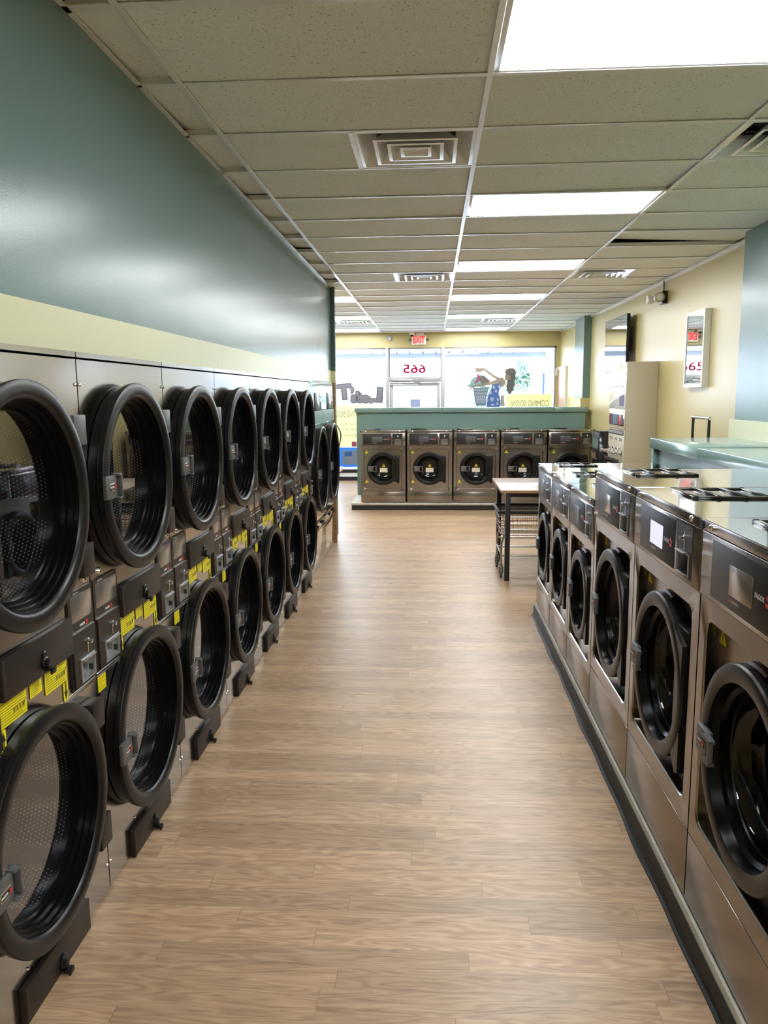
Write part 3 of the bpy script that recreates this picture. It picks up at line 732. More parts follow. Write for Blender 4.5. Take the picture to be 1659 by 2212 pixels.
# ceiling tiles and grid
lights = [(1, k) for k in (0, 4, 8, 12, 16, 20, -4, -8)] + [(-1, k) for k in (12, 16, 20)]      # (column, row), negative rows are unseen panels added to light the near area; column c spans XA + c*TX ...
vents = [(0, 2, 1), (0, 9, 1), (2, 2, 0), (2, 9, 0), (1, 17, 1), (-1, 17, 1)]                      # column, row, half (0 near its left main tee, 1 right half)
def ceiling(b):
    for c in range(-3, 3):
        x0, x1 = XA + c * TX, XA + (c + 1) * TX
        x1c = min(x1, 2.54); x0 = max(x0, -4.6)
        for k in range(-10, 22):
            y0, y1 = D0 + k * TY, min(D0 + (k + 1) * TY, YF)
            if (c, k) in lights: continue
            if c == -1 and y1 < 9.1: xs = [(max(x0, -1.18), x1c)]
            elif c < -1 and y1 < 9.1: continue
            else: xs = [(x0, x1c)]
            for vc, vk, hf in vents:
                if (vc, vk) == (c, k): xs = [(x0, x0 + TX / 2)] if hf else [(x0 + TX / 2, x1c)]
            for p0, p1 in xs:
                r = random.uniform
                ds = [r(.001, .006) for _ in range(4)]
                if c == -1 and y1 < 9.1: ds[2] += r(.014, .040); ds[3] += r(.014, .040)
                if random.random() < .12: ds[2 + (random.random() < .5)] += r(.006, .014)
                if (c, k) == (2, 6): ds[3] += .060; ds[2] += .020
                z = CZ + .001
                m = 6; grid = []
                sag = r(0, .004)
                vs = []
                for i in range(m + 1):
                    for j in range(4):
                        u, w = i / m, j / 3
                        dz = (ds[0] * (1 - u) + ds[1] * u) * (1 - w) + (ds[3] * (1 - u) + ds[2] * u) * w
                        dz -= sag * math.sin(PI * u) * (.6 + .4 * math.sin(PI * w))
                        vs.append((p0 + (p1 - p0) * u, y0 + (y1 - y0) * w, z + max(dz, 0)))
                nn = len(vs); vs += [(x, y, zz + .015) for x, y, zz in vs]; fs = []
                for i in range(m):
                    for j in range(3):
                        q = [i * 4 + j, i * 4 + j + 1, (i + 1) * 4 + j + 1, (i + 1) * 4 + j]
                        fs.append(q); fs.append([nn + t for t in q][::-1])
                rim = [j for j in range(4)] + [i * 4 + 3 for i in range(1, m + 1)] + [m * 4 + j for j in (2, 1, 0)] + [i * 4 for i in range(m - 1, 0, -1)]
                for s_ in range(len(rim)):
                    a_, b_ = rim[s_], rim[(s_ + 1) % len(rim)]; fs.append((a_, b_, nn + b_, nn + a_))
                b.add(vs, fs)
smesh('ceiling', 'tile', ceiling, smooth=False)
def grid(b):
    for c in range(-2, 3):
        x = XA + c * TX
        y0 = 9.14 if x < -1.2 else -3.1
        b.box(x - .012, x + .012, y0, YF, CZ - .005, CZ + .001, .001, 1); b.box(x - .002, x + .002, y0, YF, CZ, CZ + .03)
    for k in range(-9, 22):
        y = D0 + k * TY; x0 = -4.6 if y > 9.14 else -1.175
        w = .034 if k == 0 else .012
        b.box(x0, 2.54, y - w, y + .012, CZ - .004, CZ + .0005, .001, 1); b.box(x0, 2.54, y - .002, y + .002, CZ, CZ + .028)
    for vc, vk, hf in vents:
        x = XA + vc * TX + TX / 2; b.box(x - .012, x + .012, D0 + vk * TY, D0 + (vk + 1) * TY, CZ - .004, CZ + .001)
    b.box(-1.175, -1.155, -3.1, 9.06, CZ - .004, CZ + .001)
smesh('trim_9', 'white_metal', grid)

# plinths
def plinth_r(b): b.box(.815, 1.95, 1.2, 6.03, .0, .1095, .008, 2)
smesh('trim_10', 'concrete', plinth_r)
def base_r(b):
    L = []
    ys = [1.18 + i * .06 for i in range(82)]
    for y in ys:
        y = min(y, 6.045); w = .0035 * math.sin(y * 5.1) + .003 * math.sin(y * 11.3 + 1) + .002 * math.sin(y * 2.3)
        L.append([(.814, y, .082), (.8105, y, .083), (.8085, y, .078), (.808 - w * .3, y, .03), (.801 - w, y, .010), (.792 - w, y, .004), (.791 - w, y, .0005), (.814, y, .0005)])
    b.loft(L, True, True, True)
smesh('baseboard_right', 'black_soft', base_r)
smesh('trim_11', 'concrete', lambda b: b.box(-1.245, 2.535, 11.70, 13.2, .075, .1095, .008, 2))
smesh('baseboard_plinth', 'black_soft', lambda b: b.box(-1.235, 2.53, 11.712, 13.18, .0, .076))
# teal half walls behind the washers
smesh('wall_half_front', 'teal_flat', lambda b: [b.box(-1.235, 2.45, 12.66, 13.15, .1098, 1.462), b.box(-1.15, 2.45, 12.645, 12.66, .1098, 1.462), b.box(.18, .186, 12.643, 12.65, .1098, 1.462)])
smesh('trim_12', 'teal_top', lambda b: [b.box(x0, x1, 12.60, 13.2, 1.462 + dz, 1.537 + dz, .004) for x0, x1, dz in ((-1.26, .160, .004), (.164, 1.95, 0), (1.954, 2.485, -.002))])
smesh('wall_half_right', 'teal_flat', lambda b: [b.box(1.80, 2.40, 1.0, 6.33, 0, 1.315), b.box(1.762, 1.80, 6.29, 6.345, 0, 1.315)])
smesh('trim_13', 'teal_top', lambda b: [b.box(1.752, 2.385, 5.232, 6.36, 1.312, 1.392, .004), b.box(1.748, 2.385, 1.0, 5.228, 1.308, 1.388, .004)])

# ------------------------------------------------------------------ machines
ordn = ['first', 'second', 'third', 'fourth', 'fifth', 'sixth', 'seventh']
dryer = make_dryer()
for i in range(7):
    o = dryer if i == 0 else copy_tree(dryer)
    o.location = (-1.15, 1.672 + .8 * i, 0); o.rotation_euler = (0, 0, PI / 2)
    o['label'] = ['stacked double dryer nearest the camera, its near half cut off by the photo edge',
                  'second stacked double dryer from the camera, first one wholly in view',
                  'third stacked double dryer from the camera along the teal wall',
                  'fourth stacked double dryer from the camera, middle of the seven',
                  'fifth stacked double dryer from the camera along the teal wall',
                  'sixth stacked double dryer from the camera, last but one of the seven',
                  'seventh stacked double dryer, touching the two tall single-door dryers'][i]
td = make_tall_dryer()
for i in range(2):
    o = td if i == 0 else copy_tree(td)
    o.location = (-1.15, 7.278 + .889 * i, 0); o.rotation_euler = (0, 0, PI / 2)
    o['label'] = ['tall single-door steel dryer right after the last stacked dryer', 'tall single-door steel dryer at the very end of the row, by the open floor'][i]

big = make_washer(True)
BL = ['large steel washer nearest the camera, cut off by the right photo edge', 'large steel washer in the middle of the three large ones, its display given a painted white glare',
      'large steel washer standing next to the lower, smaller washers']
for i in range(3):
    o = big if i == 0 else copy_tree(big)
    o.location = (.826, 2.365 + .78 * i, .1100); o.rotation_euler = (0, 0, -PI / 2); o['label'] = BL[i]
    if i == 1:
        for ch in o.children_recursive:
            if ch.name.startswith('display_screen'): ch.data = ch.data.copy(); ch.data.materials[0] = M['screen_glare']
small = make_washer(False)
SL = ['small steel washer directly beyond the large washers in the right row', 'small steel washer in the middle of the three lower ones, right row',
      'small steel washer at the far end of the right row, beside the folding table']
for i in range(3):
    o = small if i == 0 else copy_tree(small)
    o.location = (.826, 4.62 + .695 * i, .1100); o.rotation_euler = (0, 0, -PI / 2); o['label'] = SL[i]; o['group'] = 'small steel washers in the right row'
FL = ['front-facing steel washer at the left end of the far row under the teal ledge', 'front-facing steel washer, second from the left in the far row',
      'front-facing steel washer in the middle of the far row of five', 'front-facing steel washer, fourth of the far row, partly behind the folding table',
      'front-facing steel washer at the right end of the far row, mostly hidden by near washers']
for i in range(5):
    o = copy_tree(small)
    o.location = (-1.091 + .7075 * i, 11.74, .1100); o.rotation_euler = (0, 0, 0); o['label'] = FL[i]; o['group'] = 'washers in the far row'

# ------------------------------------------------------------------ ceiling lights and vents
def make_light():
    r = thing('ceiling_light', '', 'ceiling light', group='recessed ceiling light panels')
    mb = MB(); a, b, c, d = .013, TX - .013, .013, TY - .013
    for p in ((a, a + .022, c, d), (b - .022, b, c, d), (a, b, c, c + .014), (a, b, d - .014, d)): mb.box(p[0], p[1], p[2], p[3], -.001, .012, .002)
    mb.box(a, b, c, d, .03, .06); mb.build('light_frame', 'white_metal', r)
    mb = MB(); mb.box(a + .0225, b - .0225, c + .0145, d - .0145, -.0008, .007); mb.build('diffuser', 'lamp', r)
    return r
LT = make_light()
LL = {(1, 0): 'lit ceiling panel nearest the camera, cut off by the top right photo edge', (1, 4): 'second lit ceiling panel from the camera, over the right-hand washers',
      (1, 8): 'third lit ceiling panel from the camera in the main line', (1, 12): 'fourth lit ceiling panel from the camera in the main line',
      (1, 16): 'fifth lit ceiling panel, just before the far ceiling vent', (1, 20): 'sixth and farthest lit ceiling panel of the main line, by the front wall',
      (-1, 12): 'lit ceiling panel beside the teal wall end, nearest of the three there', (-1, 16): 'lit ceiling panel in the middle of the three beyond the teal wall end',
      (-1, 20): 'lit ceiling panel of the left line closest to the front windows', (1, -4): 'unseen ceiling panel just behind the camera, added to light the near machines', (1, -8): 'unseen ceiling panel farthest behind the camera, added to light the near machines'}
for i, (c, k) in enumerate(lights):
    o = LT if i == 0 else copy_tree(LT)
    o.location = (XA + c * TX, D0 + k * TY, CZ); o['label'] = LL[(c, k)]
def make_vent():
    r = thing('ceiling_vent', '', 'air vent', group='square ceiling air vents')
    S = TY / 2
    def sq(h, z): return [(-h, -h, z), (h, -h, z), (h, h, z), (-h, h, z)]
    mb = MB(); mb.loft([sq(S - .012, -.001), sq(S - .030, -.003), sq(S - .034, .004), sq(S - .105, .070), sq(S - .11, .085)]); mb.build('vent_frame', 'vent_metal', r, angle=20)
    for i, h in enumerate((.205, .140, .078)):
        mb = MB(); mb.loft([sq(h, -.012), sq(h - .018, -.014), sq(h - .022, -.006), sq(h - .070, .052), sq(h - .066, .052), sq(h - .012, -.002), sq(h, -.012)], cap1=False)
        if i == 2: mb.add(sq(h - .02, -.004), [(0, 1, 2, 3)])
        mb.build('vent_louver', 'vent_metal', r, angle=20)
    mb = MB(); mb.box(-S + .1, S - .1, -S + .1, S - .1, .12, .125)
    for s in (-1, 1):
        mb.tube([(s * .15, -.15, .09), (s * .02, -.02, .055)], .006, 6); mb.tube([(s * .15, .15, .09), (s * .02, .02, .055)], .006, 6)
    mb.build('vent_duct', 'black_soft', r)
    return r
VT = make_vent()
VL = ['large square ceiling vent near the camera, left of the main ceiling rail', 'second square ceiling vent above the aisle, farther along the same tile column',
      'square ceiling vent at the right photo edge', 'square ceiling vent near the right wall above the emergency light', 'farthest square ceiling vent, between the last two light panels',
      'square ceiling vent beyond the end of the teal wall']
for i, (c, k, hf) in enumerate(vents):
    o = VT if i == 0 else copy_tree(VT)
    o.location = (XA + c * TX + TX * (.75 if hf else .25), D0 + (k + .5) * TY, CZ); o['label'] = VL[i]

# ------------------------------------------------------------------ folding table
t = thing('folding_table', 'wood-topped folding table on black legs standing past the right washer row', 'table', (0, 0, 0))
mb = MB(); mb.box(.64, 1.95, 7.15, 8.22, .840, .868, .003); mb.build('table_top', ['table'], t)
mb = MB(); mb.box(.638, 1.952, 7.147, 7.149, .841, .866); mb.box(.637, .639, 7.147, 8.222, .841, .866); mb.build('edge_band', 'edge_wood', t)
for x, y in ((.683, 7.18), (.683, 8.14), (1.86, 7.18), (1.86, 8.14)):
    mb = MB(); mb.box(x, x + .047, y, y + .047, 0, .838, .003); mb.build('leg', 'wood_leg', t)
mb = MB()
for y in (7.19, 8.15): mb.box(.73, 1.86, y, y + .027, .80, .838)
for x in (.692, 1.868): mb.box(x, x + .027, 7.227, 8.14, .80, .838)
mb.build('apron', 'wood_leg', t)

# ------------------------------------------------------------------ laundry carts
def make_cart():
    r = thing('laundry_cart', '', 'laundry cart')
    # origin at the floor under the centre; long side along x (.56), depth along y (.54)
    X, Y = .29, .27
    def loop(x, y, z, rad=.05, n=5):
        out = []
        for cx, cy, a0 in ((x - rad, y - rad, 0), (-x + rad, y - rad, PI / 2), (-x + rad, -y + rad, PI), (x - rad, -y + rad, 1.5 * PI)):
            for i in range(n + 1): out.append((cx + rad * math.cos(a0 + i * PI / 2 / n), cy + rad * math.sin(a0 + i * PI / 2 / n), z))
        return out
    mb = MB(); mb.tube(loop(X, Y, .635), .016, 8, closed=True); mb.build('bumper_rim', 'black_soft', r)
    mb = MB()
    for z, s in ((.59, .985), (.53, .96), (.47, .93), (.42, .90)): mb.tube(loop(X * s, Y * s, z), .005, 6, closed=True)
    mb.build('basket_hoop', 'tube', r)
    mb = MB()
    nx, ny = 11, 10
    def wall(px, py, z0=.405, z1=.63, s0=.90):
        mb.tube([(px * s0, py * s0, z0), (px, py, z1)], .0022, 4)
    for i in range(nx + 1):
        x = -X * .86 + 2 * X * .86 * i / nx
        wall(x, Y); wall(x, -Y); mb.tube([(x * .9, -Y * .9, .405), (x * .9, Y * .9, .405)], .0022, 4)
    for i in range(ny + 1):
        y = -Y * .86 + 2 * Y * .86 * i / ny
        wall(X, y); wall(-X, y); mb.tube([(-X * .9, y * .9, .405), (X * .9, y * .9, .405)], .0022, 4)
    for z, s in ((.605, .99), (.56, .97), (.50, .945), (.445, .915)): mb.tube(loop(X * s, Y * s, z, .04), .0022, 4, closed=True)
    mb.build('basket_wires', 'rust', r)
    mb = MB()
    for sx in (-1, 1):
        for sy in (-1, 1):
            mb.tube([(sx * X * .80, sy * Y * .80, .41), (sx * X * .88, sy * Y * .86, .34), (sx * X * .90, sy * Y * .88, .28), (sx * X * .90, sy * Y * .88, .125)], .011, 8)
    for z in (.30, .21):
        mb.tube([(-X * .9, -Y * .88, z), (X * .9, -Y * .88, z)], .009, 8); mb.tube([(-X * .9, Y * .88, z), (X * .9, Y * .88, z)], .009, 8)
    mb.tube([(-X * .9, -Y * .88, .23), (-X * .9, Y * .88, .23)], .011, 8); mb.tube([(X * .9, -Y * .88, .23), (X * .9, Y * .88, .23)], .011, 8)
    mb.build('base_frame', 'tube', r)
    for sx in (-1, 1):
        for sy in (-1, 1):
            x, y = sx * X * .90, sy * Y * .88
            mb = MB(); mb.cyl((x, y, .100), (x, y, .13), .018, 12)
            for s in (-1, 1): mb.box(x + s * .020 - .002, x + s * .020 + .002, y - .022, y + .022, .045, .105, .001)
            mb.box(x - .022, x + .022, y - .022, y + .022, .100, .106, .001); c = mb.build('caster', 'conduit', r)
            mb = MB(); mb.lathe([(.012, -.014), (.042, -.014), (.052, -.010), (.054, 0), (.052, .010), (.042, .014), (.012, .014)], c=(x, y, .0545), axis='x', n=28)
            mb.cyl((x - .022, y, .0545), (x + .022, y, .0545), .008, 10); mb.build('wheel', 'wheel_grey', c)
    return r
cart = make_cart(); cart.location = (.925, 7.585, 0)
cart['label'] = 'wire basket laundry cart parked under the wood-topped folding table'

# rolling cart with the upright pull rail behind the half wall
t = thing('garment_cart', 'cart with two dark uprights and a chrome cross bar by the right wall', 'cart', (0, 0, 0))
mb = MB()
for y in (6.62, 7.02): mb.tube([(2.30, y, .18), (2.30, y, 1.545)], .012, 10)
mb.build('upright', 'wood_leg', t)
mb = MB(); mb.tube([(2.30, 6.60, 1.537), (2.30, 7.04, 1.537)], .014, 12); mb.build('cross_bar', 'chrome', t)
mb = MB(); mb.box(2.02, 2.34, 6.56, 7.08, .15, .18, .005); mb.build('deck', 'tube', t)
for x in (2.06, 2.30):
    for y in (6.62, 7.02):
        mb = MB(); mb.lathe([(.01, -.015), (.06, -.015), (.066, 0), (.06, .015), (.01, .015)], c=(x, y, .066), axis='x', n=24)
        mb.box(x - .02, x - .017, y - .02, y + .02, .06, .152); mb.box(x + .017, x + .02, y - .02, y + .02, .06, .152); mb.build('caster', 'wheel_grey', t)

# ------------------------------------------------------------------ right wall things
# soap vending machine, front towards -x
t = thing('vending_machine', 'tall tan laundry soap vending machine against the yellow right wall', 'vending machine', (2.185, 9.785, 0), -PI / 2)
mb = MB(); mb.box(0, .80, .012, .353, .012, 2.10, .004); mb.build('cabinet', 'vend_side', t)
mb = MB(); mb.box(.004, .796, -.004, .012, 1.575, 2.095, .006); p = mb.build('upper_door', 'vend_front', t)
mb = MB()
for i in range(4):
    x = .06 + i * .19; text_lines(mb, x, x + .12, 1.815, 1.835, -.0042, 1, 1, .7)
mb.build('door_lettering', 'ink', p)
mb = MB(); mb.box(.52, .74, -.0062, -.004, 1.60, 1.72); mb.build('notice', 'd_lilac', p)
mb = MB(); mb.lathe([(.012, 0), (.012, -.010), (.0005, -.012)], c=(.70, -.004, 1.735), n=14); mb.build('door_lock', 'chrome', p)
mb = MB(); mb.box(.004, .796, .0, .012, 1.335, 1.565, .003); p = mb.build('window_panel', 'vend_side', t)
mb = MB(); mb.box(.04, .76, -.004, .0, 1.375, 1.515, .001); mb.build('window_rim', 'chrome', p)
for i, m in enumerate(('d_pink', 'd_green', 'd_lilac', 'd_cyan', 'd_paper', 'red_logo', 'd_paper')):
    x = .055 + i * .099; mb = MB(); mb.box(x, x + .088, -.010, -.004, 1.385, 1.505, .002); mb.build('product_packet', m, p)
mb = MB(); mb.box(.004, .796, .0, .012, .012, 1.325, .003); p = mb.build('front_panel', 'vend_side', t)
mb = MB(); mb.box(.03, .76, -.003, .001, 1.265, 1.322, .001); q = mb.build('price_strip', 'ink', p)
mb = MB()
for i in range(7): mb.plate(.05 + i * .10, .13 + i * .10, 1.278, 1.308, -.003, .0006)
mb.build('price_card', 'grey_print', q)
mb = MB()
for i in range(3):
    x = .10 + i * .23; mb.plate(x, x + .14, 1.222, 1.228, -.0002, .0006); mb.plate(x + .02, x + .05, 1.195, 1.220, -.0002, .0006); mb.plate(x + .09, x + .12, 1.195, 1.220, -.0002, .0006)
mb.build('panel_lettering', 'ink', p)
for i in range(4):
    x = .12 + i * .19; mb = MB(); mb.box(x - .035, x + .035, -.10, .0, 1.060, 1.078, .003); mb.box(x - .035, x + .035, -.016, .0, 1.040, 1.12, .003)
    s = mb.build('coin_slide', 'chrome', t)
    mb = MB(); mb.cyl((x, -.09, 1.07), (x, -.13, 1.07), .018, 14); mb.build('slide_knob', 'chrome', s)
mb = MB(); mb.box(.03, .77, -.05, .0, .93, .95, .004); mb.box(.03, .77, -.05, -.044, .93, .99, .003); mb.build('tray', 'brown_panel', t)
# black kiosk beyond it
t = thing('change_kiosk', 'dark change machine with a green poster squeezed between far washers and vending machine', 'change machine', (2.165, 10.62, 0), -PI / 2)
mb = MB(); mb.box(0, .42, .0, .36, .01, 1.262, .004); mb.build('cabinet', 'black_gloss', t)
mb = MB(); mb.box(.02, .40, -.008, .0, 1.02, 1.24, .002); p = mb.build('poster_frame', 'screen_dark', t)
mb = MB(); mb.box(.04, .38, -.010, -.008, 1.04, 1.16); mb.build('poster', 'd_green', p)
for x in (.24, .34):
    mb = MB(); mb.cyl((x, -.035, .90), (x, -.035, .985), .016, 14); mb.box(x - .012, x + .012, -.035, 0, .90, .912); mb.build('coin_tube', 'chrome', t)
# television
t = thing('television', 'flat black television mounted high on the yellow right wall', 'television', (2.44, 10.655, 2.385), 0)
mb = MB(); mb.box(-.018, .022, -.615, .615, -.350, .350, .006); mb.build('bezel', 'black', t)
mb = MB(); mb.box(-.0195, -.018, -.605, .605, -.336, .340); mb.build('screen', 'tv', t)
mb = MB(); mb.box(.022, .045, -.40, .40, -.25, .22, .01); mb.build('rear_housing', 'black', t)
mb = MB(); mb.box(.045, .10, -.12, .12, -.10, .10, .004); mb.build('wall_mount', 'black', t)
# framed mirror
t = thing('wall_mirror', 'tall narrow mirror in a deep white frame on the right wall', 'mirror', (2.54, 7.66, 2.155), 0)
mb = MB(); h, w, d = .355, .262, .06
for y0, y1, z0, z1 in ((-w, -w + .025, -h, h), (w - .025, w, -h, h), (-w + .0255, w - .0255, -h, -h + .025), (-w + .0255, w - .0255, h - .025, h)): mb.box(-d, -.0005, y0, y1, z0, z1)
mb.build('mirror_frame', 'white_metal', t)
mb = MB(); mb.box(-.050, -.045, -w + .02, w - .02, -h + .02, h - .02); mb.build('mirror_glass', 'mirror', t).rotation_euler = (0, 0, math.radians(.65))
mb = MB(); mb.box(-.044, -.001, -w + .02, w - .02, -h + .02, h - .02); mb.build('backing', 'white_plastic', t)
# emergency light with conduit
t = thing('emergency_light', 'beige twin-lamp emergency light with conduit high on the right wall', 'emergency light', (2.54, 8.86, 2.775), 0)
mb = MB(); mb.box(-.055, -.0005, -.08, .08, -.065, .065, .006); mb.build('wall_mount', 'black', t)
mb = MB(); mb.tube([(-.02, .02, .06), (-.02, .02, .188)], .011, 10); mb.build('conduit', 'conduit', t)
mb = MB(); mb.lathe([(.0005, -.05), (.040, -.05), (.052, -.045), (.056, -.02), (.056, .01), (.045, .035), (.0005, .04)], c=(-.085, -.04, .0), axis='y', n=32); mb.build('lamp_head', 'vend_side', t)
mb = MB(); mb.lathe([(.0005, -.056), (.032, -.054), (.036, -.049)], c=(-.085, -.04, .0), axis='y', n=28); mb.build('lamp_lens', 'white_plastic', t)
mb = MB(); mb.lathe([(.0005, -.05), (.046, -.05), (.050, -.02), (.030, .03), (.0005, .035)], c=(-.115, .12, -.004), axis='x', n=28); mb.box(-.10, -.05, .06, .11, -.03, .03, .004); mb.build('lamp_head', 'white_plastic', t)
# wall switch box by the front window
o = tag(MB().box(2.455, 2.505, YF - .045, YF - .0005, 2.10, 2.25, .004).build('control_box', 'yellow_band'), 'small beige control box at the right edge of the front window', 'wall box')

# ------------------------------------------------------------------ front wall things
t = thing('exit_sign', 'red lettered EXIT sign with two side lamps above the entrance', 'exit sign', (-.272, YF, 2.835), 0)
mb = MB(); mb.box(-.142, .142, -.07, -.0005, -.098, .085, .006); mb.build('housing', 'white_plastic', t)
mb = MB(); mb.box(-.06, .10, -.075, -.0005, .090, .134, .004); mb.build('battery_pack', 'white_plastic', t)
mb = MB(); mb.mesh(text_mesh('EXIT', .185, .002, .62, .006), face_front(0, -.0715, -.006)); mb.build('lettering', 'exit_red', t)
for s in (-1, 1):
    mb = MB(); mb.lathe([(.0005, -.03), (.022, -.03), (.026, -.02), (.026, .01), (.0005, .02)], c=(s * .175, -.04, .0), n=20); mb.box(min(s * .14, s * .16), max(s * .14, s * .16), -.045, -.03, -.008, .008); mb.build('lamp_head', 'grey_plastic', t)
t = thing('dome_camera', 'white dome security camera under the ceiling beside the exit sign', 'security camera', (-.405, YF - .16, CZ - .004), 0)
mb = MB(); mb.lathe([(.0005, 0), (.055, 0), (.055, -.045), (.05, -.05), (.0005, -.05)], axis='z', n=28); mb.build('ceiling_mount', 'white_plastic', t)
mb = MB(); mb.sphere((0, 0, -.048), .040, 20, 10, sz=.9); mb.build('dome', 'black_gloss', t)
t = thing('wall_outlet', 'round-cornered metal outlet box alone on the yellow header', 'outlet', (-.862, YF, 2.872), 0)
mb = MB(); mb.lathe([(.0005, -.03), (.050, -.03), (.056, -.024), (.058, -.0005), (.0005, -.0005)], n=8, a0=PI / 8, a1=2 * PI + PI / 8); mb.build('outlet_box', 'conduit', t)
for z in (.020, -.020):
    mb = MB(); mb.box(-.016, .016, -.034, -.029, z - .013, z + .013, .003); mb.build('socket', 'white_plastic', t)

# decals on the glass (inner face)
YG = YF + .058
def flat(mb, pts, layer=0): mb.prism(pts, YG - .0015 - .001 * layer, YG - .0005 - .001 * layer)
def ell(cx, cz, rx, rz, n=24, rot=0):
    return [(cx + rx * math.cos(a) * math.cos(rot) - rz * math.sin(a) * math.sin(rot), cz + rx * math.cos(a) * math.sin(rot) + rz * math.sin(a) * math.cos(rot)) for a in [2 * PI * i / n for i in range(n)]]
mb = MB(); mb.mesh(text_mesh('665', .245, .001, 1.30, .004), face_back(-.365, YG - .002, 2.26)); tag(mb.build('house_number', 'd_red'), 'red numerals 665 on the glass above the entrance door', 'numerals')
# sign lettering on the left window: shadowed script
t = thing('window_lettering', "large grey script lettering Let's T on the left front window", 'window lettering', (0, YG, 0), 0)
for nm, bev, mat, yy in (('letter_shadow', .034, 'd_shadow', -.002), ('letter_face', .014, 'd_face', -.006)):
    for j, (w_, size, x, z, rot, sx) in enumerate((('L', .38, -1.135, 1.735, .05, 1.35), ("et's", .27, -1.475, 1.690, .02, .98), ('T', .40, -1.800, 1.800, -.10, 1.15))):
        me = text_mesh(w_, size, 0, sx, 0, bevel=bev); mb = MB()
        mb.mesh(me, Matrix.Translation((x, yy - .0011 * j, z)) @ Matrix.Rotation(rot, 4, 'Y') @ Matrix.Rotation(PI, 4, 'Z') @ Matrix.Rotation(PI / 2, 4, 'X') @ Matrix.Diagonal((1, 1, .02, 1)))
        if w_ == 'T': mb.tube([(-1.70, yy, 1.915), (-1.655, yy, 1.905), (-1.620, yy, 1.860), (-1.635, yy, 1.812), (-1.675, yy, 1.808)], .012 + bev * .9, 6)
        if w_ == 'L': mb.tube([(-1.205, yy, 1.60), (-1.27, yy, 1.61), (-1.31, yy, 1.66), (-1.29, yy, 1.705), (-1.255, yy, 1.695)], .010 + bev * .9, 6)
        for i in range(len(mb.v)): x_, y_, z_ = mb.v[i]; mb.v[i] = (x_, yy - .0011 * j + (y_ - yy) * .03, z_)
        mb.build(nm, mat, t)
mb = MB(); mb.mesh(text_mesh('· Fold ·', .085, .0006, 1.0, .0), face_back(-1.80, -.002, 1.548)); mb.build('small_lettering', 'd_grey', t)
# yellow notices
t = thing('coming_soon_poster', 'yellow COMING SOON! poster on the right front window beside the woman decal', 'poster', (0, YG, 0), 0)
mb = MB(); mb.box(1.49, 2.40, -.003, -.001, 1.12, 1.745); mb.build('sheet', 'd_yellow', t)
mb = MB(); mb.mesh(text_mesh('COMING SOON!', .185, .0006, .56, .0), face_back(1.96, -.0045, 1.55)); mb.build('poster_lettering', 'd_grey', t)
t = thing('opening_poster', 'tall yellow poster on the left front window, between dryers and half wall', 'poster', (0, YG, 0), 0)
mb = MB(); mb.box(-1.99, -1.12, -.003, -.001, .69, 1.535); mb.build('sheet', 'd_yellow', t)
mb = MB(); mb.mesh(text_mesh('COMING SOON!', .185, .0006, .56, 0), face_back(-1.72, -.0045, 1.365)); mb.build('poster_heading', 'd_grey', t)
for s_, z, x in (('erve coin', 1.165, -1.705), ('sher & 1', 1.055, -1.700), ('Attended', .93, -1.715)):
    mb = MB(); mb.mesh(text_mesh(s_, .092, .0006, .95, 0), face_back(x, -.0045, z)); mb.build('poster_line', 'd_grey', t)
mb = MB(); mb.box(-1.66, -1.56, -.0055, -.0045, .70, .80); mb.build('picture', 'd_pink', t)
t = thing('blue_poster', 'blue watery picture standing in a blue frame at the foot of the left window', 'poster', (0, YG, 0), 0)
mb = MB(); mb.box(-1.99, -1.20, -.012, -.002, .275, .685); mb.build('picture_frame', 'd_blue', t)
mb = MB(); mb.box(-1.868, -1.25, -.014, -.012, .32, .625); mb.build('picture', 'd_cyan', t)
mb = MB()
for i in range(9): flatx = -1.84 + i * .062; mb.box(flatx, flatx + .02 + .02 * (i % 3), -.0155, -.014, .34 + .03 * (i % 2), .60 - .05 * (i % 3))
mb.build('picture_streak', 'd_lilac', t)
mb = MB(); mb.prism(ell(-1.76, .545, .055, .05), -.0165, -.0145); mb.prism(ell(-1.69, .55, .035, .055), -.0165, -.0145); mb.build('picture_motif', 'd_blue', t)
mb = MB(); mb.box(-.445, -.245, YG - .012, YG - .0105, 1.44, 1.66); o = mb.build('paper_notice', 'd_paper'); tag(o, 'pale paper notice taped to the entrance door glass', 'notice')

# decal of a woman with a laundry basket (flat film on the glass)
t = thing('woman_decal', 'window decal of a woman in a polka-dot dress holding a laundry basket', 'window decal', (0, YG, 0), 0)
def P(cx, cy):      # crop pixels (1000..1220, 740..900 at 7.541x) to wall metres
    px, py = 1000 + cx / 7.541, 740 + cy / 7.541
    return (.652 + (px - 1019.4) * (1.68 - .715) / (1113.5 - 1010.9) + (.135), 1.483 + (879.8 - py) * (.539 + .267) / (879.8 - 793))
def shape(name, mat, polys, layer):
    mb = MB()
    for q in polys: mb.prism([P(*v) for v in q], -.001 - .0016 * layer, -.0004 - .0016 * layer)
    mb.build(name, mat, t)
def pell(cx, cy, rx, ry, n=20): return [(cx + rx * math.cos(2 * PI * i / n), cy + ry * math.sin(2 * PI * i / n)) for i in range(n)]
shape('hair', 'd_hair', [[(690, 470), (720, 432), (770, 420), (830, 425), (862, 480), (850, 540), (858, 590), (840, 640), (846, 700), (825, 740), (830, 790), (795, 800), (790, 832), (745, 836), (735, 800), (712, 790), (720, 740), (705, 720), (722, 660), (735, 600), (700, 540)]], 0)
shape('basket', 'd_basket', [[(170, 730), (440, 725), (395, 850), (385, 1030), (225, 1028), (195, 870)]], 0)
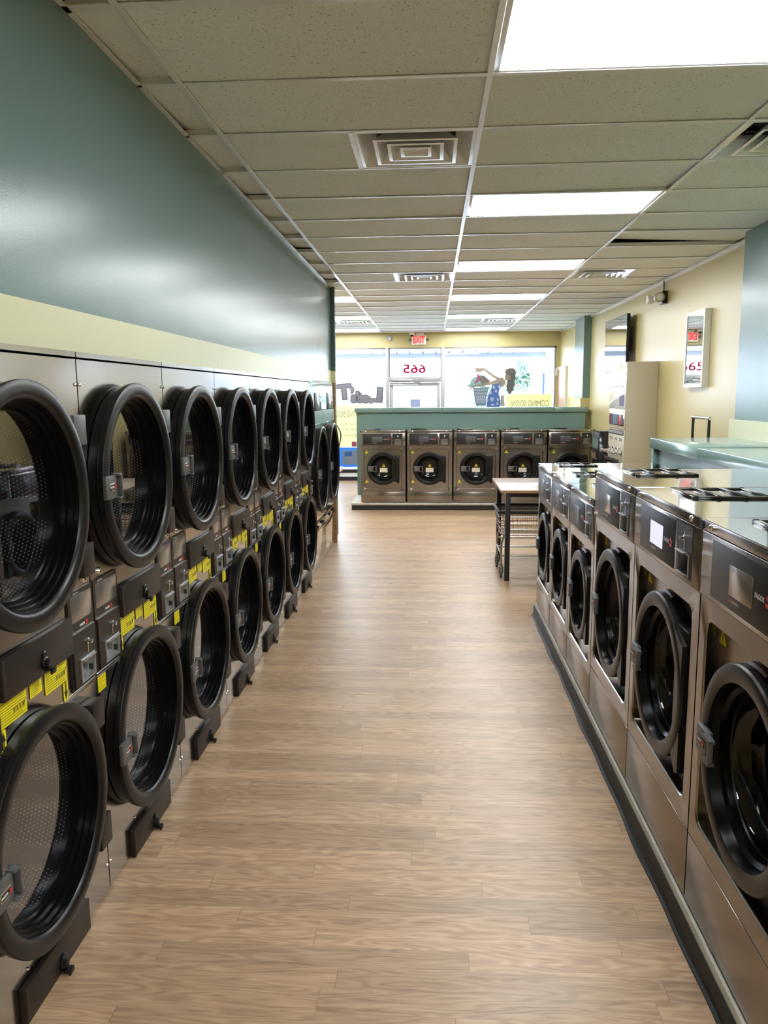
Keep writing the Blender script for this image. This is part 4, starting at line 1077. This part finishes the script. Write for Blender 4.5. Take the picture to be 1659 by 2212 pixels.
shape('laundry', 'd_green', [[(85, 690), (125, 670), (135, 610), (190, 560), (235, 545), (300, 520), (370, 545), (375, 580), (450, 610), (440, 650), (380, 700), (330, 720), (170, 722), (120, 725), (88, 715)], [(365, 790), (440, 705), (455, 725), (390, 800)]], 1)
shape('dark_laundry', 'd_brown', [[(285, 560), (320, 540), (370, 552), (415, 590), (440, 620), (390, 655), (310, 665), (280, 620)]], 2)
shape('sock', 'd_pink', [[(238, 500), (262, 498), (275, 545), (290, 590), (255, 640), (215, 668), (195, 645), (230, 600), (240, 560)]], 3)
shape('dress', 'd_dress', [[(480, 680), (560, 665), (660, 625), (640, 700), (600, 760), (585, 830), (610, 890), (620, 960), (608, 1048), (395, 1050), (398, 940), (430, 830), (470, 740)]], 2)
shape('raised_arm', 'd_skin', [[(345, 410), (430, 470), (520, 535), (600, 570), (570, 605), (500, 575), (430, 522), (352, 456)]], 3)
shape('hand', 'd_skin', [[(180, 420), (230, 410), (300, 415), (345, 410), (355, 455), (290, 480), (235, 486), (190, 470), (215, 450)]], 4)
shape('lower_arm', 'd_skin', [[(660, 570), (672, 610), (600, 650), (470, 690), (330, 700), (240, 715), (160, 740), (100, 790), (98, 770), (150, 705), (300, 670), (440, 640), (540, 600), (600, 572)]], 5)
shape('shoulder', 'd_skin', [[(600, 610), (690, 600), (700, 680), (640, 730), (595, 680)]], 4)
shape('face', 'd_skin', [[(680, 560), (690, 530), (735, 510), (775, 545), (778, 600), (730, 625), (690, 610)]], 6)
shape('hair_roll', 'd_brown', [pell(720, 475, 36, 38), pell(790, 465, 38, 42)], 4)
for _q in [pell(512, 728, 20, 26), pell(596, 716, 20, 24), pell(460, 818, 20, 26), pell(546, 790, 18, 24), pell(482, 922, 31, 32), pell(579, 927, 18, 24), pell(570, 993, 16, 22), pell(490, 1012, 28, 16), pell(408, 940, 10, 28)]: shape('dress_dot', 'd_dots', [_q], 4)
for _q in [[(x - 9, y - 18), (x + 9, y - 18), (x + 8, y + 18), (x - 8, y + 18)] for y, n, x0, x1 in ((770, 6, 205, 425), (828, 6, 212, 400), (878, 5, 232, 390), (922, 5, 238, 375), (962, 4, 245, 370)) for x in [x0 + (x1 - x0) * i / n for i in range(n + 1)]]: shape('basket_hole', 'd_dots', [_q], 2)
shape('bag', 'd_skin', [[(620, 880), (650, 850), (670, 860), (680, 950), (692, 1010), (680, 1034), (612, 1034), (622, 950)]], 1)
shape('leg', 'd_skin', [[(400, 1048), (600, 1048), (600, 1075), (400, 1075)]], 3)

# white shelf table beyond the dryer row, and the cord
t = thing('side_counter', 'white-topped counter just beyond the end of the dryer row', 'counter', (0, 0, 0))
mb = MB(); mb.box(-2.6, -1.115, 9.20, 9.64, .825, .862, .003); mb.build('counter_top', 'white_plastic', t)
mb = MB(); mb.box(-2.55, -1.24, 9.23, 9.60, 0, .8245, .003); mb.build('counter_base', 'vend_side', t)
mb = MB(); mb.tube([(-1.126, 9.10, 1.40), (-1.105, 9.10, 1.37), (-1.085, 9.105, 1.33), (-1.078, 9.11, 1.28), (-1.085, 9.11, 1.22), (-1.098, 9.11, 1.16), (-1.115, 9.11, 1.08), (-1.123, 9.10, 1.0)], .007, 8)
tag(mb.build('power_cord', 'black_soft'), 'black cord looping out from the end of the dryer row', 'cord')

# ------------------------------------------------------------------ outside
smesh('street', 'asphalt', lambda b: b.box(-60, 60, YF + .15, 75, -.16, -.06))
def soffit(b):
    for i in range(46):
        x = -8 + i * .30
        b.box(x, x + .262, YF + .15, 18.55, 2.70, 2.73, .004)
    b.box(-8.2, 6, 18.5, 18.65, 2.60, 2.95)
    b.box(-8.2, 6, YF + .15, 18.6, 2.74, 3.5)
smesh('roof_canopy', 'soffit', soffit)
smesh('wall_canopy_wing', 'stucco', lambda b: [b.box(2.62, 2.9, YF + .15, 17.0, -.06, 2.7), b.box(2.62, 2.9, 17.0, 19.4, 2.30, 2.7), b.box(2.62, 2.9, 18.9, 19.4, -.06, 2.3), b.box(2.45, 2.95, 19.4, 19.8, -.06, 2.7)])
smesh('window_4', 'blue_trim', lambda b: [b.box(2.62, 2.66, 17.0, 17.08, 0, 2.3), b.box(2.62, 2.66, 18.82, 18.9, 0, 2.3), b.box(2.62, 2.66, 17.0, 18.9, 2.22, 2.3), b.box(2.70, 2.71, 17.08, 18.82, 0, 2.22)])
t = thing('shop_building', 'long white shop building across the street', 'building', (0, 0, -.06))
mb = MB(); mb.box(-30, 1.5, 46, 56, 0, 7.0); mb.build('wall', 'stucco', t)
mb = MB(); mb.box(-30.2, 1.7, 45.6, 46, 5.6, 5.9); mb.build('cornice', 'blue_trim', t)
mb = MB(); mb.box(-30, -.5, 44.6, 46, 3.15, 3.35); mb.build('awning', 'blue_trim', t)
mb = MB(); mb.box(-6.4, -.6, 45.9, 45.98, 2.75, 3.1); mb.build('shop_sign', 'pink_trim', t)
for x in (-24, -19, -14, -9.5, -5.5): 
    mb = MB(); mb.box(x, x + 3.2, 45.92, 45.99, .4, 2.6); mb.build('window', 'cyan_dummy' if False else 'soffit', t)
mb = MB(); mb.box(-9.6, -8.4, 45.9, 45.99, 4.0, 5.2); mb.build('upper_window', 'blue_trim', t)
t = thing('far_building', 'low pale building behind the tree', 'building', (0, 0, -.06))
mb = MB(); mb.box(2.2, 14, 58, 68, 0, 5.4); mb.build('wall', 'stucco', t)
mb = MB(); mb.box(2.0, 14.2, 57.6, 58, 5.1, 5.5); mb.build('cornice', 'blue_trim', t)
def tree(x, y, h, cr, label):
    r = thing('street_tree', label, 'tree', (x, y, -.06))
    mb = MB(); mb.tube([(0, 0, 0), (.05, 0, h * .3), (-.03, .05, h * .6), (.0, 0, h * .8)], .09, 8, True, .04)
    for a in range(5): mb.tube([(0, 0, h * .45 + a * .12), (.7 * math.cos(a * 1.3), .7 * math.sin(a * 1.3), h * .65 + a * .15)], .035, 6, True, .015)
    mb.build('trunk', 'bark', r)
    mb = MB(); rnd = random.Random(3)
    cl = [(rnd.gauss(0, cr * .42), rnd.gauss(0, cr * .42), h * .72 + rnd.gauss(0, cr * .50)) for _ in range(26)]
    for i in range(3600):
        c = rnd.choice(cl); d = Vector((rnd.gauss(0, 1), rnd.gauss(0, 1), rnd.gauss(0, 1))).normalized() * cr * .36 * rnd.random() ** .4
        p = Vector(c) + d; s = rnd.uniform(.05, .11)
        u = Vector((rnd.gauss(0, 1), rnd.gauss(0, 1), rnd.gauss(0, 1))).normalized(); w = u.orthogonal().normalized()
        mb.add([p - u * s, p + w * s * .5, p + u * s, p - w * s * .5], [(0, 1, 2, 3)])
    mb.build('crown', 'leaf', r, smooth=False, fix=False)
tree(3.40, 30, 3.2, .90, 'leafy green tree across the street, right half of the right window')
tree(2.25, 33, 2.3, .62, 'smaller pale tree partly hidden by the decal woman')
t = thing('feather_flag', 'blue and white feather flag outside the entrance door', 'flag', (-.78, 22, -.06))
mb = MB(); mb.tube([(0, 0, 0), (0, 0, 1.75)], .012, 8); mb.build('pole', 'blue_trim', t)
mb = MB(); mb.prism([(.02, .55), (.24, .62), (.24, 1.62), (.12, 1.75), (.02, 1.74)], -.004, .004); mb.build('banner', 'd_cyan', t)
t = thing('banner_sign', 'small red banner hanging outside, seen through the door glass', 'banner', (.06, 24, -.06))
mb = MB(); mb.box(-.06, .06, -.01, .01, 1.75, 2.2); mb.build('cloth', 'pink_trim', t)
mb = MB(); mb.tube([(0, 0, 0), (0, 0, 2.25)], .01, 6); mb.build('pole', 'white_metal', t)

# ------------------------------------------------------------------ light
w = bpy.data.worlds.new('World'); SC.world = w; w.use_nodes = True
nt = w.node_tree; bg = nt.nodes['Background']
sky = nt.nodes.new('ShaderNodeTexSky'); sky.sky_type = 'NISHITA'; sky.sun_disc = False; sky.sun_elevation = math.radians(48); sky.sun_rotation = math.radians(200)
nt.links.new(sky.outputs[0], bg.inputs[0]); bg.inputs[1].default_value = 1.7
sun = bpy.data.lights.new('sun', 'SUN'); sun.energy = 16.0; sun.angle = math.radians(.6); sun.color = (1, .96, .90)
so = bpy.data.objects.new('sun', sun); COL.objects.link(so)
so.rotation_euler = Vector((-.22, .75, -.85)).to_track_quat('-Z', 'Y').to_euler()

# ------------------------------------------------------------------ camera
cam = bpy.data.cameras.new('camera'); co = bpy.data.objects.new('camera', cam); COL.objects.link(co)
pitch, yaw, roll = .150532833, .0629108724, -.00743209589
fwd = Vector((-math.sin(yaw) * math.cos(pitch), math.cos(yaw) * math.cos(pitch), -math.sin(pitch)))
right = Vector((math.cos(yaw), math.sin(yaw), 0)); up = right.cross(fwd)
r2 = right * math.cos(roll) + up * math.sin(roll); u2 = -right * math.sin(roll) + up * math.cos(roll)
mw = Matrix.Identity(4)
for i in range(3): mw[i][0] = r2[i]; mw[i][1] = u2[i]; mw[i][2] = -fwd[i]
mw.translation = Vector((0, 0, 1.75)); co.matrix_world = mw
cam.sensor_fit = 'HORIZONTAL'; cam.sensor_width = 36; cam.lens = 1668.0 * 36 / 1659; cam.clip_start = .05; cam.clip_end = 300
SC.camera = co

SC.view_settings.view_transform = 'Standard'; SC.view_settings.look = 'None'; SC.view_settings.gamma = 1; SC.view_settings.use_curve_mapping = False
SC.view_settings.exposure = 0.72
SC.cycles.use_denoising = True
SC.cycles.max_bounces = 10; SC.cycles.diffuse_bounces = 5; SC.cycles.glossy_bounces = 6; SC.cycles.transmission_bounces = 6; SC.cycles.transparent_max_bounces = 12
SC.cycles.sample_clamp_indirect = 6.0; SC.cycles.caustics_reflective = False; SC.cycles.caustics_refractive = False
